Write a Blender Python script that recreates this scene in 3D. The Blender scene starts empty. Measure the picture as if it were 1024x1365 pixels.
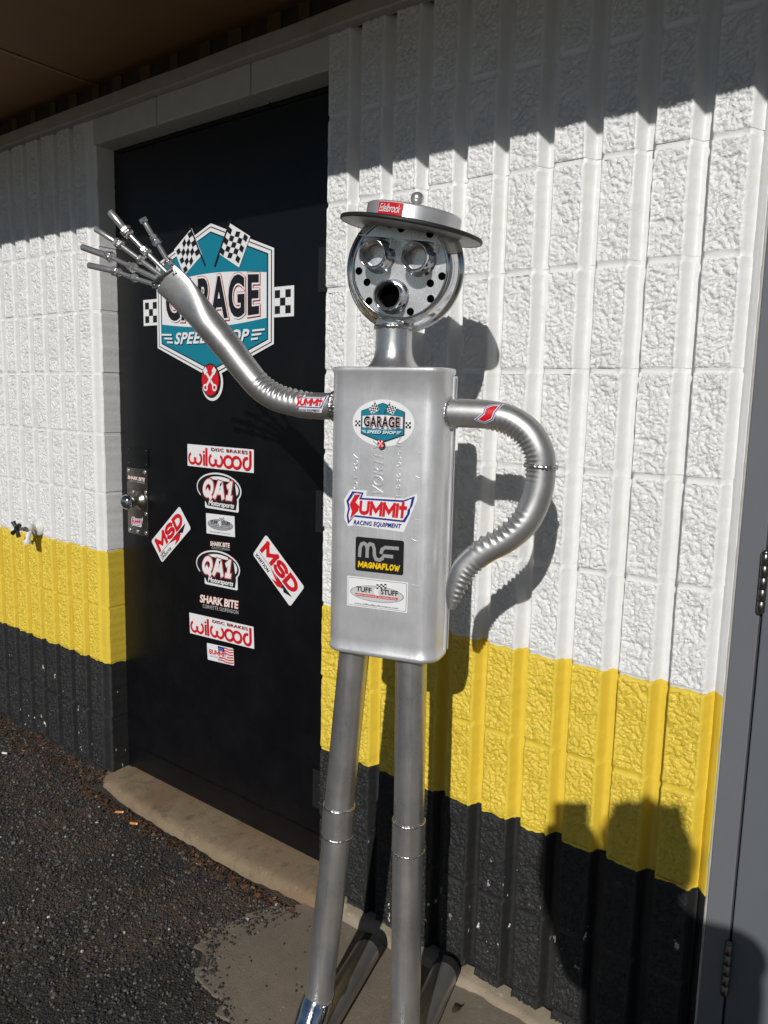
import bpy, bmesh, math, random
from mathutils import Vector, Matrix, noise

scene = bpy.context.scene
random.seed(7)
R = math.radians
COL = scene.collection

# ------------------------------------------------------------------ camera
CAM_POS = Vector((1.3602, -1.4994, 1.3530))
YAW, PITCH, ROLL = 0.658425, -0.142092, 0.023441
def cam_axes():
    cy, sy, cp, sp = math.cos(YAW), math.sin(YAW), math.cos(PITCH), math.sin(PITCH)
    f = Vector((-sy*cp, cy*cp, sp)); r = Vector((cy, sy, 0)); u = r.cross(f)
    cr, sr = math.cos(ROLL), math.sin(ROLL)
    return cr*r + sr*u, -sr*r + cr*u, f
_r, _u, _f = cam_axes()
cam_data = bpy.data.cameras.new('camera')
cam = bpy.data.objects.new('camera', cam_data); COL.objects.link(cam)
cam.matrix_world = Matrix(((_r.x, _u.x, -_f.x, CAM_POS.x), (_r.y, _u.y, -_f.y, CAM_POS.y), (_r.z, _u.z, -_f.z, CAM_POS.z), (0, 0, 0, 1)))
cam_data.sensor_fit = 'VERTICAL'; cam_data.sensor_height = 36.0
cam_data.lens = 1037.66/1365*36.0
cam_data.clip_start = 0.02; cam_data.clip_end = 500
scene.camera = cam

# ------------------------------------------------------------------ light
SUN_D = Vector((-0.346, 0.813, -0.468)).normalized()      # direction the light travels
elev = math.asin(-SUN_D.z)
world = bpy.data.worlds.new('World'); scene.world = world; world.use_nodes = True
nt = world.node_tree
sky = nt.nodes.new('ShaderNodeTexSky'); sky.sky_type = 'NISHITA'; sky.sun_disc = False
sky.sun_elevation = elev
sky.sun_rotation = math.atan2(-SUN_D.x, -SUN_D.y)
sky.air_density = 1.0; sky.dust_density = 0.1; sky.ozone_density = 3.5
bg = nt.nodes['Background']; bg.inputs['Strength'].default_value = 0.05
nt.links.new(sky.outputs[0], bg.inputs[0])
sun_data = bpy.data.lights.new('sun', 'SUN'); sun_data.energy = 5.0; sun_data.angle = R(0.53)
sun_data.color = (1.0, 0.972, 0.935)
sun = bpy.data.objects.new('sun', sun_data); COL.objects.link(sun)
sun.rotation_euler = SUN_D.to_track_quat('-Z', 'Y').to_euler(); sun.location = (3, -6, 5)
vs = scene.view_settings
vs.view_transform = 'Standard'; vs.look = 'None'; vs.exposure = -0.62; vs.gamma = 1.0; vs.use_curve_mapping = False

# ------------------------------------------------------------------ node helpers
def mat(name):
    m = bpy.data.materials.new(name); m.use_nodes = True
    return m, m.node_tree, m.node_tree.nodes['Principled BSDF']
def N(t, typ, **kw):
    n = t.nodes.new(typ)
    for k, v in kw.items():
        if k.startswith('i_'):
            n.inputs[k[2:].replace('_', ' ')].default_value = v
        else: setattr(n, k, v)
    return n
def noise_tex(t, vec, scale, detail=4, rough=.55, dist=0.0):
    n = N(t, 'ShaderNodeTexNoise'); n.inputs['Scale'].default_value = scale; n.inputs['Detail'].default_value = detail
    n.inputs['Roughness'].default_value = rough; n.inputs['Distortion'].default_value = dist
    if vec is not None: t.links.new(vec, n.inputs['Vector'])
    return n.outputs['Fac']
def math_n(t, op, a, b=None, clamp=False):
    n = N(t, 'ShaderNodeMath', operation=op); n.use_clamp = clamp
    for i, v in enumerate((a, b)):
        if v is None: continue
        if isinstance(v, (int, float)): n.inputs[i].default_value = v
        else: t.links.new(v, n.inputs[i])
    return n.outputs[0]
def ramp(t, fac, stops, interp='LINEAR'):
    n = N(t, 'ShaderNodeValToRGB'); cr = n.color_ramp; cr.interpolation = interp
    while len(cr.elements) < len(stops): cr.elements.new(0.5)
    for e, (p, c) in zip(cr.elements, stops):
        e.position = p; e.color = (c, c, c, 1) if isinstance(c, (int, float)) else (*c, 1)
    t.links.new(fac, n.inputs[0]); return n.outputs[0]
def mix(t, fac, a, b):
    n = N(t, 'ShaderNodeMix', data_type='RGBA')
    for sock, v in ((n.inputs['Factor'], fac), (n.inputs['A'], a), (n.inputs['B'], b)):
        if isinstance(v, (int, float)): sock.default_value = v
        elif isinstance(v, tuple): sock.default_value = (*v, 1)
        else: t.links.new(v, sock)
    return n.outputs['Result']
def bump(t, h, strength, dist, bsdf):
    n = N(t, 'ShaderNodeBump'); n.inputs['Strength'].default_value = strength; n.inputs['Distance'].default_value = dist
    t.links.new(h, n.inputs['Height']); t.links.new(n.outputs[0], bsdf.inputs['Normal']); return n
def objco(t): return N(t, 'ShaderNodeTexCoord').outputs['Object']
def geopos(t): return N(t, 'ShaderNodeNewGeometry').outputs['Position']
def plain(name, col, rough=.5, metal=0.0, var=.12, scale=60, bmp=0.0, bd=.001, spec=None):
    m, t, b = mat(name); co = objco(t)
    f = noise_tex(t, co, scale, 5)
    d = tuple(max(0, c*(1-var)) for c in col); l = tuple(min(1, c*(1+var)) for c in col)
    t.links.new(mix(t, f, d, l), b.inputs['Base Color'])
    b.inputs['Roughness'].default_value = rough; b.inputs['Metallic'].default_value = metal
    if spec is not None: b.inputs['Specular IOR Level'].default_value = spec
    if bmp: bump(t, noise_tex(t, co, scale*4, 4), bmp, bd, b)
    return m

# ------------------------------------------------------------------ materials
Z0 = 0.4064                      # lower edge of the yellow band
Z1 = Z0 + 2*0.2032               # upper edge of the yellow band
def paint_material():
    m, t, b = mat('painted_block')
    pos = geopos(t)
    sep = N(t, 'ShaderNodeSeparateXYZ'); t.links.new(pos, sep.inputs[0])
    wob = math_n(t, 'MULTIPLY', math_n(t, 'SUBTRACT', noise_tex(t, pos, 26, 3), .5), .022)
    z = math_n(t, 'ADD', sep.outputs['Z'], wob)
    def step(edge): return math_n(t, 'GREATER_THAN', z, edge)
    dirt = noise_tex(t, pos, 5, 6, .65)
    fine = noise_tex(t, pos, 120, 4, .6)
    white = mix(t, ramp(t, dirt, [(.45, 0.0), (.8, .55)]), (.80, .80, .79), (.70, .68, .63))
    white = mix(t, ramp(t, fine, [(.60, 0.0), (.80, .35)]), white, (.60, .585, .55))
    yel = mix(t, ramp(t, dirt, [(.4, 0.0), (.8, .6)]), (.78, .58, .060), (.68, .49, .045))
    # black with chips of older paint showing
    cm = N(t, 'ShaderNodeMapping'); cm.inputs['Scale'].default_value = (1, 1, .55); t.links.new(pos, cm.inputs[0])
    chips = noise_tex(t, cm.outputs[0], 75, 3, .5)
    patch = noise_tex(t, pos, 6, 2)
    chipmask = math_n(t, 'MULTIPLY', ramp(t, chips, [(.675, 0.0), (.69, 1.0)]), ramp(t, patch, [(.50, 0.0), (.58, 1.0)]))
    low = math_n(t, 'LESS_THAN', sep.outputs['Z'], .30)
    chipmask = math_n(t, 'MULTIPLY', chipmask, low)
    dust = noise_tex(t, pos, 210, 2)
    blk = mix(t, ramp(t, dust, [(.60, 0.0), (.78, .5)]), (.0100, .0100, .0108), (.045, .045, .043))
    blk = mix(t, ramp(t, dirt, [(.35, 0.0), (.75, .3)]), blk, (.030, .028, .025))
    blk = mix(t, chipmask, blk, (.62, .60, .55))
    c = mix(t, step(Z0), blk, yel); c = mix(t, step(Z1), c, white)
    t.links.new(c, b.inputs['Base Color'])
    isblk = math_n(t, 'SUBTRACT', 1.0, step(Z0))
    t.links.new(math_n(t, 'ADD', ramp(t, fine, [(.3, .32), (.7, .48)]), math_n(t, 'MULTIPLY', isblk, .22)), b.inputs['Roughness'])
    # wrinkled relief of the thick paint
    warp = N(t, 'ShaderNodeTexNoise'); warp.inputs['Scale'].default_value = 90; warp.inputs['Detail'].default_value = 4
    t.links.new(pos, warp.inputs['Vector'])
    h1 = noise_tex(t, pos, 260, 3, .6, .6)
    b.inputs['Specular IOR Level'].default_value = .6
    at = N(t, 'ShaderNodeAttribute'); at.attribute_name = 'rough'
    def crack(sc, k):
        n_ = noise_tex(t, pos, sc, 3, .55, 1.1)
        return math_n(t, 'MINIMUM', math_n(t, 'MULTIPLY', math_n(t, 'ABSOLUTE', math_n(t, 'SUBTRACT', n_, .5)), k), 1.0)
    cr = math_n(t, 'ADD', math_n(t, 'MULTIPLY', crack(50, 9.0), 1.5), math_n(t, 'MULTIPLY', crack(100, 7.0), .6))
    cr = math_n(t, 'MULTIPLY', cr, at.outputs['Fac'])
    hh = math_n(t, 'ADD', math_n(t, 'ADD', math_n(t, 'MULTIPLY', h1, .55), math_n(t, 'MULTIPLY', warp.outputs['Fac'], .6)), cr)
    bump(t, hh, .40, .0030, b)
    return m
M = {}
M['paint'] = paint_material()
def door_paint():
    m, t, b = mat('black_door_paint'); co = objco(t)
    f = noise_tex(t, co, 9, 6, .7); s = noise_tex(t, co, 160, 3)
    c = mix(t, ramp(t, f, [(.45, 0.0), (.85, .5)]), (.0014, .0016, .0028), (.0050, .0050, .0058))
    mp = N(t, 'ShaderNodeMapping'); mp.inputs['Scale'].default_value = (40, 1, 3); t.links.new(co, mp.inputs[0])
    scr = noise_tex(t, mp.outputs[0], 9, 5, .75)
    c = mix(t, ramp(t, scr, [(.72, 0.0), (.78, .35)]), c, (.07, .068, .062))
    t.links.new(c, b.inputs['Base Color'])
    t.links.new(ramp(t, f, [(.3, .34), (.8, .46)]), b.inputs['Roughness'])
    bump(t, s, .08, .001, b); return m
M['door'] = door_paint()
def steel(name, base, rough, metal=1.0, stretch=(1, 1, .06), scale=220, bstr=.06, var=.18):
    m, t, b = mat(name); co = objco(t)
    mp = N(t, 'ShaderNodeMapping'); mp.inputs['Scale'].default_value = stretch; t.links.new(co, mp.inputs[0])
    f = noise_tex(t, mp.outputs[0], scale, 5, .6); g = noise_tex(t, co, 14, 5, .65); sp = noise_tex(t, co, 300, 2)
    d = tuple(c*(1-var) for c in base)
    c = mix(t, ramp(t, g, [(.3, 0.0), (.7, 1.0)]), d, base)
    c = mix(t, ramp(t, sp, [(.68, 0.0), (.8, .5)]), c, tuple(x*.45 for x in base))
    t.links.new(c, b.inputs['Base Color']); b.inputs['Metallic'].default_value = metal
    t.links.new(ramp(t, math_n(t, 'ADD', math_n(t, 'MULTIPLY', f, .5), math_n(t, 'MULTIPLY', g, .5)), [(.3, max(0.02, rough-.09)), (.7, rough+.09)]), b.inputs['Roughness'])
    bump(t, math_n(t, 'ADD', f, math_n(t, 'MULTIPLY', g, .6)), bstr, .001, b); return m
M['steel'] = steel('satin_steel', (.80, .80, .815), .38, metal=.62, var=.14, bstr=.09)
M['steel_pipe'] = steel('pipe_steel', (.66, .655, .65), .31, metal=.87, var=.22)
M['arm_steel'] = steel('arm_steel', (.50, .495, .485), .42, metal=.85, stretch=(1, 1, 1), bstr=.04)
M['rear_pipe'] = steel('rear_pipe_steel', (.42, .41, .39), .36, metal=.8)
M['chrome'] = steel('chrome', (.74, .75, .76), .10, stretch=(1, 1, 1), bstr=.015, var=.08)
M['plate_steel'] = steel('face_plate_steel', (.84, .85, .87), .26, metal=.66, stretch=(1, 1, 1), bstr=.03)
M['bolt'] = steel('bolt_steel', (.70, .69, .67), .26, metal=.8, stretch=(1, 1, 1), bstr=.05)
M['weld'] = steel('weld_bead', (.62, .60, .58), .30, stretch=(1, 1, 1), bstr=.4)
M['nickel'] = steel('worn_nickel', (.36, .33, .29), .30, stretch=(1, 1, .3), bstr=.05, var=.3)
M['hat_steel'] = steel('hat_steel', (.68, .68, .69), .34, metal=.6, stretch=(1, 1, .05), bstr=.05)
M['rubber'] = plain('black_rubber', (.018, .018, .019), .55, bmp=.2)
M['hole_shade'] = plain('painted_hole_shade', (.002, .002, .002), .9, spec=0.0)  # near-black colour painted in for the shade inside openings
M['brim_under'] = plain('brim_underside', (.50, .49, .46), .45, metal=.35, var=.1)
M['black_metal'] = plain('black_painted_metal', (.013, .013, .014), .42, bmp=.1)
M['grey_paint'] = plain('grey_door_paint', (.125, .135, .15), .40, var=.06, scale=12, bmp=.04)
M['grey_frame'] = plain('grey_frame_paint', (.145, .152, .165), .42, var=.06, scale=12, bmp=.04)
M['caulk'] = plain('white_caulk', (.52, .50, .46), .6, var=.2, bmp=.2)
M['hinge'] = steel('hinge_steel', (.22, .21, .20), .32, stretch=(1, 1, 1))
M['soffit'] = plain('brown_soffit', (.160, .072, .014), .75, var=.25, scale=7, bmp=.15)
M['soffit_seam'] = plain('soffit_seam', (.21, .125, .045), .7, var=.2)
M['ledger'] = plain('dark_ledger_wood', (.050, .038, .022), .85, var=.5, scale=20, bmp=.3)
M['ledger_light'] = plain('bare_ledger_wood', (.105, .080, .030), .8, var=.3, scale=40)
M['trim'] = plain('dirty_white_trim', (.40, .38, .34), .6, var=.2, scale=15, bmp=.1)
M['lintel'] = plain('painted_lintel', (.56, .55, .52), .55, var=.12, scale=14, bmp=.15)
M['fascia'] = plain('fascia_brown', (.10, .065, .03), .6)
M['white_brass'] = plain('white_painted_brass', (.70, .69, .66), .42, bmp=.2)

def concrete(name, c1, c2, rust=0.0):
    m, t, b = mat(name); pos = geopos(t)
    f = noise_tex(t, pos, 7, 7, .68); g = noise_tex(t, pos, 190, 4, .6); k = noise_tex(t, pos, 60, 3)
    c = mix(t, ramp(t, f, [(.3, 0.0), (.72, 1.0)]), c1, c2)
    c = mix(t, ramp(t, g, [(.58, 0.0), (.75, .55)]), c, tuple(x*.5 for x in c1))
    c = mix(t, ramp(t, k, [(.66, 0.0), (.72, .5)]), c, tuple(min(1, x*1.6) for x in c2))
    if rust:
        r = noise_tex(t, pos, 3.3, 5, .6)
        c = mix(t, ramp(t, r, [(.45, 0.0), (.68, rust)]), c, (.15, .075, .032))
        c = mix(t, ramp(t, noise_tex(t, pos, 17, 6, .7), [(.52, 0.0), (.72, .7)]), c, (.07, .05, .033))
    t.links.new(c, b.inputs['Base Color']); b.inputs['Roughness'].default_value = .85
    bump(t, math_n(t, 'ADD', g, math_n(t, 'MULTIPLY', f, .8)), .45, .003, b); return m
M['concrete'] = concrete('worn_concrete', (.150, .120, .090), (.225, .185, .142))
M['sill'] = concrete('sill_concrete', (.19, .140, .085), (.30, .225, .14), rust=.6)
M['footing'] = concrete('footing_concrete', (.23, .18, .12), (.36, .30, .22))
def asphalt():
    m, t, b = mat('asphalt_and_dirt'); pos = geopos(t)
    f = noise_tex(t, pos, 2.6, 6, .65); g = noise_tex(t, pos, 240, 3, .6)
    v = N(t, 'ShaderNodeTexVoronoi'); v.inputs['Scale'].default_value = 170; t.links.new(pos, v.inputs['Vector'])
    tone = N(t, 'ShaderNodeSeparateColor'); t.links.new(v.outputs['Color'], tone.inputs[0])
    c = mix(t, ramp(t, f, [(.44, 0.0), (.56, 1.0)]), (.020, .0185, .018), (.068, .047, .029))
    c = mix(t, ramp(t, tone.outputs[0], [(.6, 0.0), (1.0, .4)]), c, (.11, .098, .085))
    sep = N(t, 'ShaderNodeSeparateXYZ'); t.links.new(pos, sep.inputs[0])
    t.links.new(c, b.inputs['Base Color']); b.inputs['Roughness'].default_value = .8
    bump(t, math_n(t, 'ADD', math_n(t, 'MULTIPLY', v.outputs['Distance'], -1.2), g), .7, .006, b); return m
M['asphalt'] = asphalt()
for nm, c in (('stone_dark', (.028, .027, .027)), ('stone_mid', (.062, .059, .056)), ('stone_light', (.140, .130, .120)), ('stone_brown', (.085, .056, .034)), ('stone_white', (.45, .43, .40))):
    M[nm] = plain(nm, c, .65, var=.3, scale=90)
for nm, c in (('litter_brown', (.075, .038, .018)), ('litter_rust', (.13, .055, .022)), ('litter_tan', (.19, .13, .075)), ('litter_dark', (.03, .02, .014))):
    M[nm] = plain(nm, c, .75, var=.3, scale=90)
M['filter_orange'] = plain('cigarette_filter', (.62, .24, .06), .8)
M['paper_white'] = plain('cigarette_paper', (.75, .73, .68), .8)
# sticker inks
def ink(name, col, rough=.32): M[name] = plain(name, col, rough, var=.05, scale=30)
ink('ink_white', (.80, .80, .80)); ink('ink_red', (.62, .012, .022)); ink('ink_black', (.012, .012, .014)); ink('ink_teal', (.008, .20, .29))
ink('ink_blue', (.018, .03, .24)); ink('ink_pink', (.74, .25, .22)); ink('ink_yellow', (.85, .55, .01)); ink('ink_grey', (.33, .34, .36)); ink('ink_darkred', (.30, .012, .03))
ink('ink_orange', (.75, .22, .10)); ink('ink_silver', (.62, .62, .60)); ink('ink_ltgrey', (.58, .58, .58)); ink('ink_slate', (.16, .17, .24))
M['ink_silver'].node_tree.nodes['Principled BSDF'].inputs['Metallic'].default_value = .6

# ------------------------------------------------------------------ mesh builder
class MB:
    def __init__(s): s.v = []; s.f = []; s.m = []; s.mats = []; s.smooth = []
    def mi(s, name):
        if name not in s.mats: s.mats.append(name)
        return s.mats.index(name)
    def add(s, verts, faces, mname, smooth=False):
        o = len(s.v); s.v += [tuple(p) for p in verts]; k = s.mi(mname)
        for f in faces: s.f.append([i+o for i in f]); s.m.append(k); s.smooth.append(smooth)
    def box(s, x0, x1, y0, y1, z0, z1, mname, bev=0.0):
        if bev <= 0:
            v = [(x, y, z) for x in (x0, x1) for y in (y0, y1) for z in (z0, z1)]
            s.add(v, [(0, 1, 3, 2), (4, 6, 7, 5), (0, 4, 5, 1), (2, 3, 7, 6), (0, 2, 6, 4), (1, 5, 7, 3)], mname); return
        bm = bmesh.new(); bmesh.ops.create_cube(bm, size=1)
        for v in bm.verts: v.co = Vector(((x0+x1)/2+v.co.x*(x1-x0), (y0+y1)/2+v.co.y*(y1-y0), (z0+z1)/2+v.co.z*(z1-z0)))
        bmesh.ops.bevel(bm, geom=bm.edges[:], offset=bev, segments=2, profile=.5, affect='EDGES')
        s.frombm(bm, mname)
    def frombm(s, bm, mname, smooth=False, mtx=None):
        bm.verts.index_update()
        s.add([(mtx @ v.co if mtx else v.co) for v in bm.verts], [[v.index for v in f.verts] for f in bm.faces], mname, smooth); bm.free()
    def rings(s, rings, mname, cap0=True, cap1=True, smooth=True, closed=True):
        n = len(rings[0]); v = [p for r in rings for p in r]; f = []
        for i in range(len(rings)-1):
            for j in range(n if closed else n-1):
                a = i*n+j; b2 = i*n+(j+1) % n
                f.append((a, b2, b2+n, a+n))
        s.add(v, f, mname, smooth)
        if cap0: s.add(rings[0], [list(range(n))[::-1]], mname)
        if cap1: s.add(rings[-1], [list(range(n))], mname)
    def tube(s, path, rad, mname, n=28, mod=None, up=None, cap0=True, cap1=True, inner=0.0):
        """path: list of Vector; rad: float or fn(t 0..1); mod(t, phi) -> (scale_u, scale_w) multiplier or float"""
        P = [Vector(p) for p in path]; L = len(P); rings = []
        T = []
        for i in range(L):
            d = (P[min(i+1, L-1)]-P[max(i-1, 0)]).normalized(); T.append(d)
        ref = Vector(up) if up else (Vector((0, 0, 1)) if abs(T[0].z) < .9 else Vector((0, -1, 0)))
        u = (ref - T[0]*ref.dot(T[0])).normalized()
        for i in range(L):
            if up: u = (Vector(up)-T[i]*Vector(up).dot(T[i])).normalized()
            else: u = (u-T[i]*u.dot(T[i])).normalized()
            w = T[i].cross(u)
            t = i/(L-1); r = rad(t) if callable(rad) else rad
            ring = []
            for k in range(n):
                ph = 2*math.pi*k/n
                if mod:
                    q = mod(t, ph)
                    su, sw = q if isinstance(q, tuple) else (q, q)
                else: su = sw = 1.0
                ring.append(P[i]+u*(math.cos(ph)*r*su)+w*(math.sin(ph)*r*sw))
            rings.append(ring)
        s.rings(rings, mname, cap0, cap1)
    def lathe(s, prof, mname, n=48, mtx=None, smooth=True, open_end=False):
        """prof: list of (radius, height) round local Z"""
        rings = [[(mtx @ Vector((r*math.cos(2*math.pi*k/n), r*math.sin(2*math.pi*k/n), h))) if mtx else Vector((r*math.cos(2*math.pi*k/n), r*math.sin(2*math.pi*k/n), h)) for k in range(n)] for r, h in prof]
        s.rings(rings, mname, prof[0][0] > 1e-6 and not open_end, prof[-1][0] > 1e-6 and not open_end, smooth)
    def bead(s, c, axis, rad, thick, mname, seed=0, n=64, lump=.45, up=None):
        """a lumpy weld bead round an axis"""
        ax = Vector(axis).normalized(); ref = Vector((0, 0, 1)) if abs(ax.z) < .8 else Vector((1, 0, 0))
        u = ax.cross(ref).normalized(); w = ax.cross(u); rings = []
        for k in range(n+1):
            a = 2*math.pi*(k % n)/n
            d = u*math.cos(a)+w*math.sin(a)
            t = thick*(1+lump*noise.noise(Vector((math.cos(a)*7+seed, math.sin(a)*7, seed*.7)))+lump*.5*math.sin((k % n)*2.2))
            wob = ax*(.002*noise.noise(Vector((math.cos(a)*4, math.sin(a)*4, seed+9.1))))
            cen = Vector(c)+d*rad+wob
            rings.append([cen+d*(t*math.cos(b))+ax*(t*1.3*math.sin(b)) for b in [2*math.pi*q/8 for q in range(8)]])
        s.rings(rings, mname, False, False)
    def build(s, name, parent=None, loc=None, data_only=False):
        me = bpy.data.meshes.new(name); me.from_pydata(s.v, [], s.f)
        for k in s.mats: me.materials.append(M[k])
        me.polygons.foreach_set('material_index', s.m); me.polygons.foreach_set('use_smooth', s.smooth)
        me.update()
        if data_only: return me
        return link(name, me, parent, loc)
def link(name, me, parent=None, loc=None):
    o = bpy.data.objects.new(name, me); COL.objects.link(o)
    if parent: o.parent = parent
    if loc is not None: o.location = loc
    return o
def empty(name, loc=(0, 0, 0), rz=0.0):
    o = bpy.data.objects.new(name, None); COL.objects.link(o); o.location = loc; o.rotation_euler.z = rz; o.empty_display_size = .1
    return o
def tag(o, label, cat, group=None, kind=None):
    if label: o['label'] = label
    if cat: o['category'] = cat
    if group: o['group'] = group
    if kind: o['kind'] = kind
    return o
def spline(pts, sub=8):
    """Catmull-Rom through points"""
    P = [Vector(p) for p in pts]; P = [P[0]*2-P[1]]+P+[P[-1]*2-P[-2]]; out = []
    for i in range(1, len(P)-2):
        for k in range(sub):
            t = k/sub; a, b, c, d = P[i-1:i+3]
            out.append(.5*((2*b)+(c-a)*t+(2*a-5*b+4*c-d)*t*t+(3*b-a-3*c+d)*t**3))
    out.append(P[-2]); return out

# ------------------------------------------------------------------ ground
def gz(x, y=0):
    if x < -.5: return -.025
    if x > .7: return -.05
    return -.025-.025*(x+.5)/1.2
def axis_vals(lo, hi, step, far):
    a = [-far, -30, -12, -6, lo-1.5, lo-.6, lo-.2]
    n = int((hi-lo)/step); b = [lo+(hi-lo)*i/n for i in range(n+1)]
    return [v for v in a if v < lo-.05]+b+[v for v in (hi+.2, hi+.6, hi+1.5, 6, 12, 30, far) if v > hi+.05]
def build_ground():
    xs = axis_vals(-2.3, .5, .012, 90); ys = axis_vals(-1.0, .15, .012, 90)
    mb = MB(); nx, ny = len(xs), len(ys); v = []
    for y in ys:
        for x in xs:
            near = 1 if (-2.4 < x < .6 and -1.1 < y < .2) else 0
            h = near*(.006*noise.noise(Vector((x*9, y*9, 1)))+.0035*noise.noise(Vector((x*34, y*34, 4))))
            # leaf litter and dirt banked against the wall
            if near and x < -1.0: h += .022*math.exp(-max(0, -y)/.06)
            v.append((x, y, gz(x, y)+h-.004))
    f = [(j*nx+i, j*nx+i+1, (j+1)*nx+i+1, (j+1)*nx+i) for j in range(ny-1) for i in range(nx-1)]
    mb.add(v, f, 'asphalt', True); o = mb.build('ground'); o['kind'] = 'structure'
    o['label'] = 'dark broken asphalt and dirt in front of the building'
    return o
build_ground()
# worn concrete pad under the sculpture
PAD = [(.10, -.010), (.01, -.030), (-.03, -.085), (-.075, -.130), (-.085, -.20), (-.125, -.255), (-.10, -.325), (-.035, -.365), (-.02, -.41), (.07, -.425), (.135, -.455), (.20, -.52), (.30, -.66), (.42, -.86), (.5, -1.1)]
def build_pad():
    edge = spline([(x, y, 0) for x, y in PAD], 16); poly = []
    for p in edge:
        k = .030*noise.noise(Vector((p.x*19, p.y*19, 3)))+.018*noise.noise(Vector((p.x*60, p.y*60, 8)))
        poly.append((p.x+k, p.y+k*.6))
    poly += [(1.2, -1.6), (4, -1.6), (4, .02), (.10, .02)]
    mb = MB(); n = len(poly)
    top = [(x, y, gz(x)+.0022) for x, y in poly]; bot = [(x, y, gz(x)-.03) for x, y in poly]
    bm = bmesh.new(); vs_ = [bm.verts.new(p) for p in top]; bm.faces.new(vs_); bmesh.ops.triangulate(bm, faces=bm.faces[:]); bm.normal_update()
    mb.frombm(bm, 'concrete')
    mb.add(top+bot, [(i, (i+1) % n, n+(i+1) % n, n+i) for i in range(n)], 'concrete')
    o = mb.build('pavement'); o['kind'] = 'structure'; o['label'] = 'worn tan concrete pad under the sculpture'
build_pad()
# rough concrete footing showing along the foot of the wall
def build_footing():
    mb = MB(); xs = [.06+i*.012 for i in range(80)]; rows = []
    for x in xs:
        w = .034+.012*noise.noise(Vector((x*12, 0, 2)))+.006*noise.noise(Vector((x*55, 0, 5)))
        h = gz(x)+.026+.005*noise.noise(Vector((x*25, 3, 2)))
        rows.append([(x, .02, h+.003), (x, -w*.55, h), (x, -w*.85, h-.005), (x, -w, gz(x)+.006), (x, -w-.002, gz(x)-.03)])
    mb.rings(rows, 'footing', False, False, True, closed=False)
    o = mb.build('wall_footing'); o['kind'] = 'structure'; o['label'] = 'narrow rough concrete footing along the black base of the wall'
build_footing()

# ------------------------------------------------------------------ block wall
PITCH_R = .1016; BW = .4064; BH = .2032; JOINT = .0105
def prof_depth(x, end=None):
    """depth of the fluted profile at x inside one rib period"""
    if x < .0635: return 0.0
    if x < .0765: return (x-.0635)/.0130*.031
    if x < .0965: return .031
    return .031*(1-(x-.0965)/(PITCH_R-.0965))
RIB_X = [i*.0635/27 for i in range(28)]+[.0635+.0130*i/4 for i in range(1, 5)]+[.0765+.0200*i/4 for i in range(1, 5)]+[.0982, .1000]
def rough_h(x, z, seed):
    p = Vector((x*78, z*72, seed*3.7))
    w = Vector((noise.noise(p*.6+Vector((5, 1, 0))), noise.noise(p*.6+Vector((1, 9, 0))), 0))*.9
    a = abs(noise.noise(p+w)); b = abs(noise.noise(p*2.1+w*1.4+Vector((0, 0, 7)))); c = noise.noise(Vector((x*16, z*16, seed+.3)))
    return -.0048*(1-min(1, a*3.6))**1.5-.0028*(1-min(1, b*2.8))**1.3+.0036*c
def block_mesh(ribs, seed, corner=False, left_return=False):
    """fluted split face block, origin at lower left of its joint cell, front at y=0, facing -y"""
    mb = MB(); cols = []          # (x, depth, rough weight)
    for k in range(ribs):
        last = corner and k == ribs-1
        for x in RIB_X:
            if last and x > .0635: break
            d = prof_depth(x); edge = min(x, .0635-x)
            w = 0 if x >= .0635 else min(1, max(0, edge/.006))
            cols.append((k*PITCH_R+x, d, w if x < .0635 else 0, x < .0635))
        if last:
            x0 = k*PITCH_R
            cols += [(x0+.0655, .006, 0, False), (x0+.075, .0065, 0, False), (x0+.09, .006, 0, False), (x0+.106, .0055, 0, False), (x0+.1125, .008, 0, False), (x0+.1148, .0125, 0, False)]
    if not corner: cols.append((ribs*PITCH_R-.0006, .010, 0, False))
    zs = [JOINT/2+(BH-JOINT)*i/86 for i in range(87)]
    nz = len(zs); v = []
    for j, z in enumerate(zs):
        e = min(z-zs[0], zs[-1]-z)
        rnd = .0030*(1-min(1, e/.005))**2
        for (x, d, w, rib) in cols:
            wob = .0014*noise.noise(Vector((x*9, z*14, seed*2.2+1)))
            h = rough_h(x, z, seed)*w*min(1, .25+e/.006) if w > 0 else .0007*noise.noise(Vector((x*55, z*55, seed)))
            v.append((x+(.0012*noise.noise(Vector((x*3, z*42, seed+4))) if not rib or w < .2 else 0), d-h+(rnd if rib else 0)+wob, z))
    n = len(cols); f = []
    for j in range(nz-1):
        for i in range(n-1): f.append((j*n+i, j*n+i+1, (j+1)*n+i+1, (j+1)*n+i))
    mb.add(v, f, 'paint', True)
    # top, bottom and ends run back into the wall
    X0, X1 = cols[0][0], cols[-1][0]; D = .135
    def skirt(idx, smooth=False):
        pts = [v[i] for i in idx]; back = [(p[0], D, p[2]) for p in pts]; m_ = len(idx)
        mb.add(pts+back, [(i, i+1, m_+i+1, m_+i) for i in range(m_-1)], 'paint', smooth)
    skirt([i for i in range(n)][::-1]); skirt([(nz-1)*n+i for i in range(n)])
    skirt([j*n for j in range(nz)]); skirt([j*n+n-1 for j in range(nz)][::-1])
    me = mb.build('block', data_only=True)
    at = me.attributes.new('rough', 'FLOAT', 'POINT'); wts = [c_[2] for c_ in cols]*nz
    at.data.foreach_set('value', wts+[0.0]*(len(me.vertices)-len(wts)))
    return me
wall = empty('block_wall', (0, 0, 0))
tag(wall, 'fluted concrete block wall painted white, yellow and black in bands', 'wall')
FULL = [block_mesh(4, s) for s in range(6)]
HALF = [block_mesh(2, 20+s) for s in range(3)]
CFULL = [block_mesh(4, 40+s, corner=True) for s in range(3)]
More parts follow.
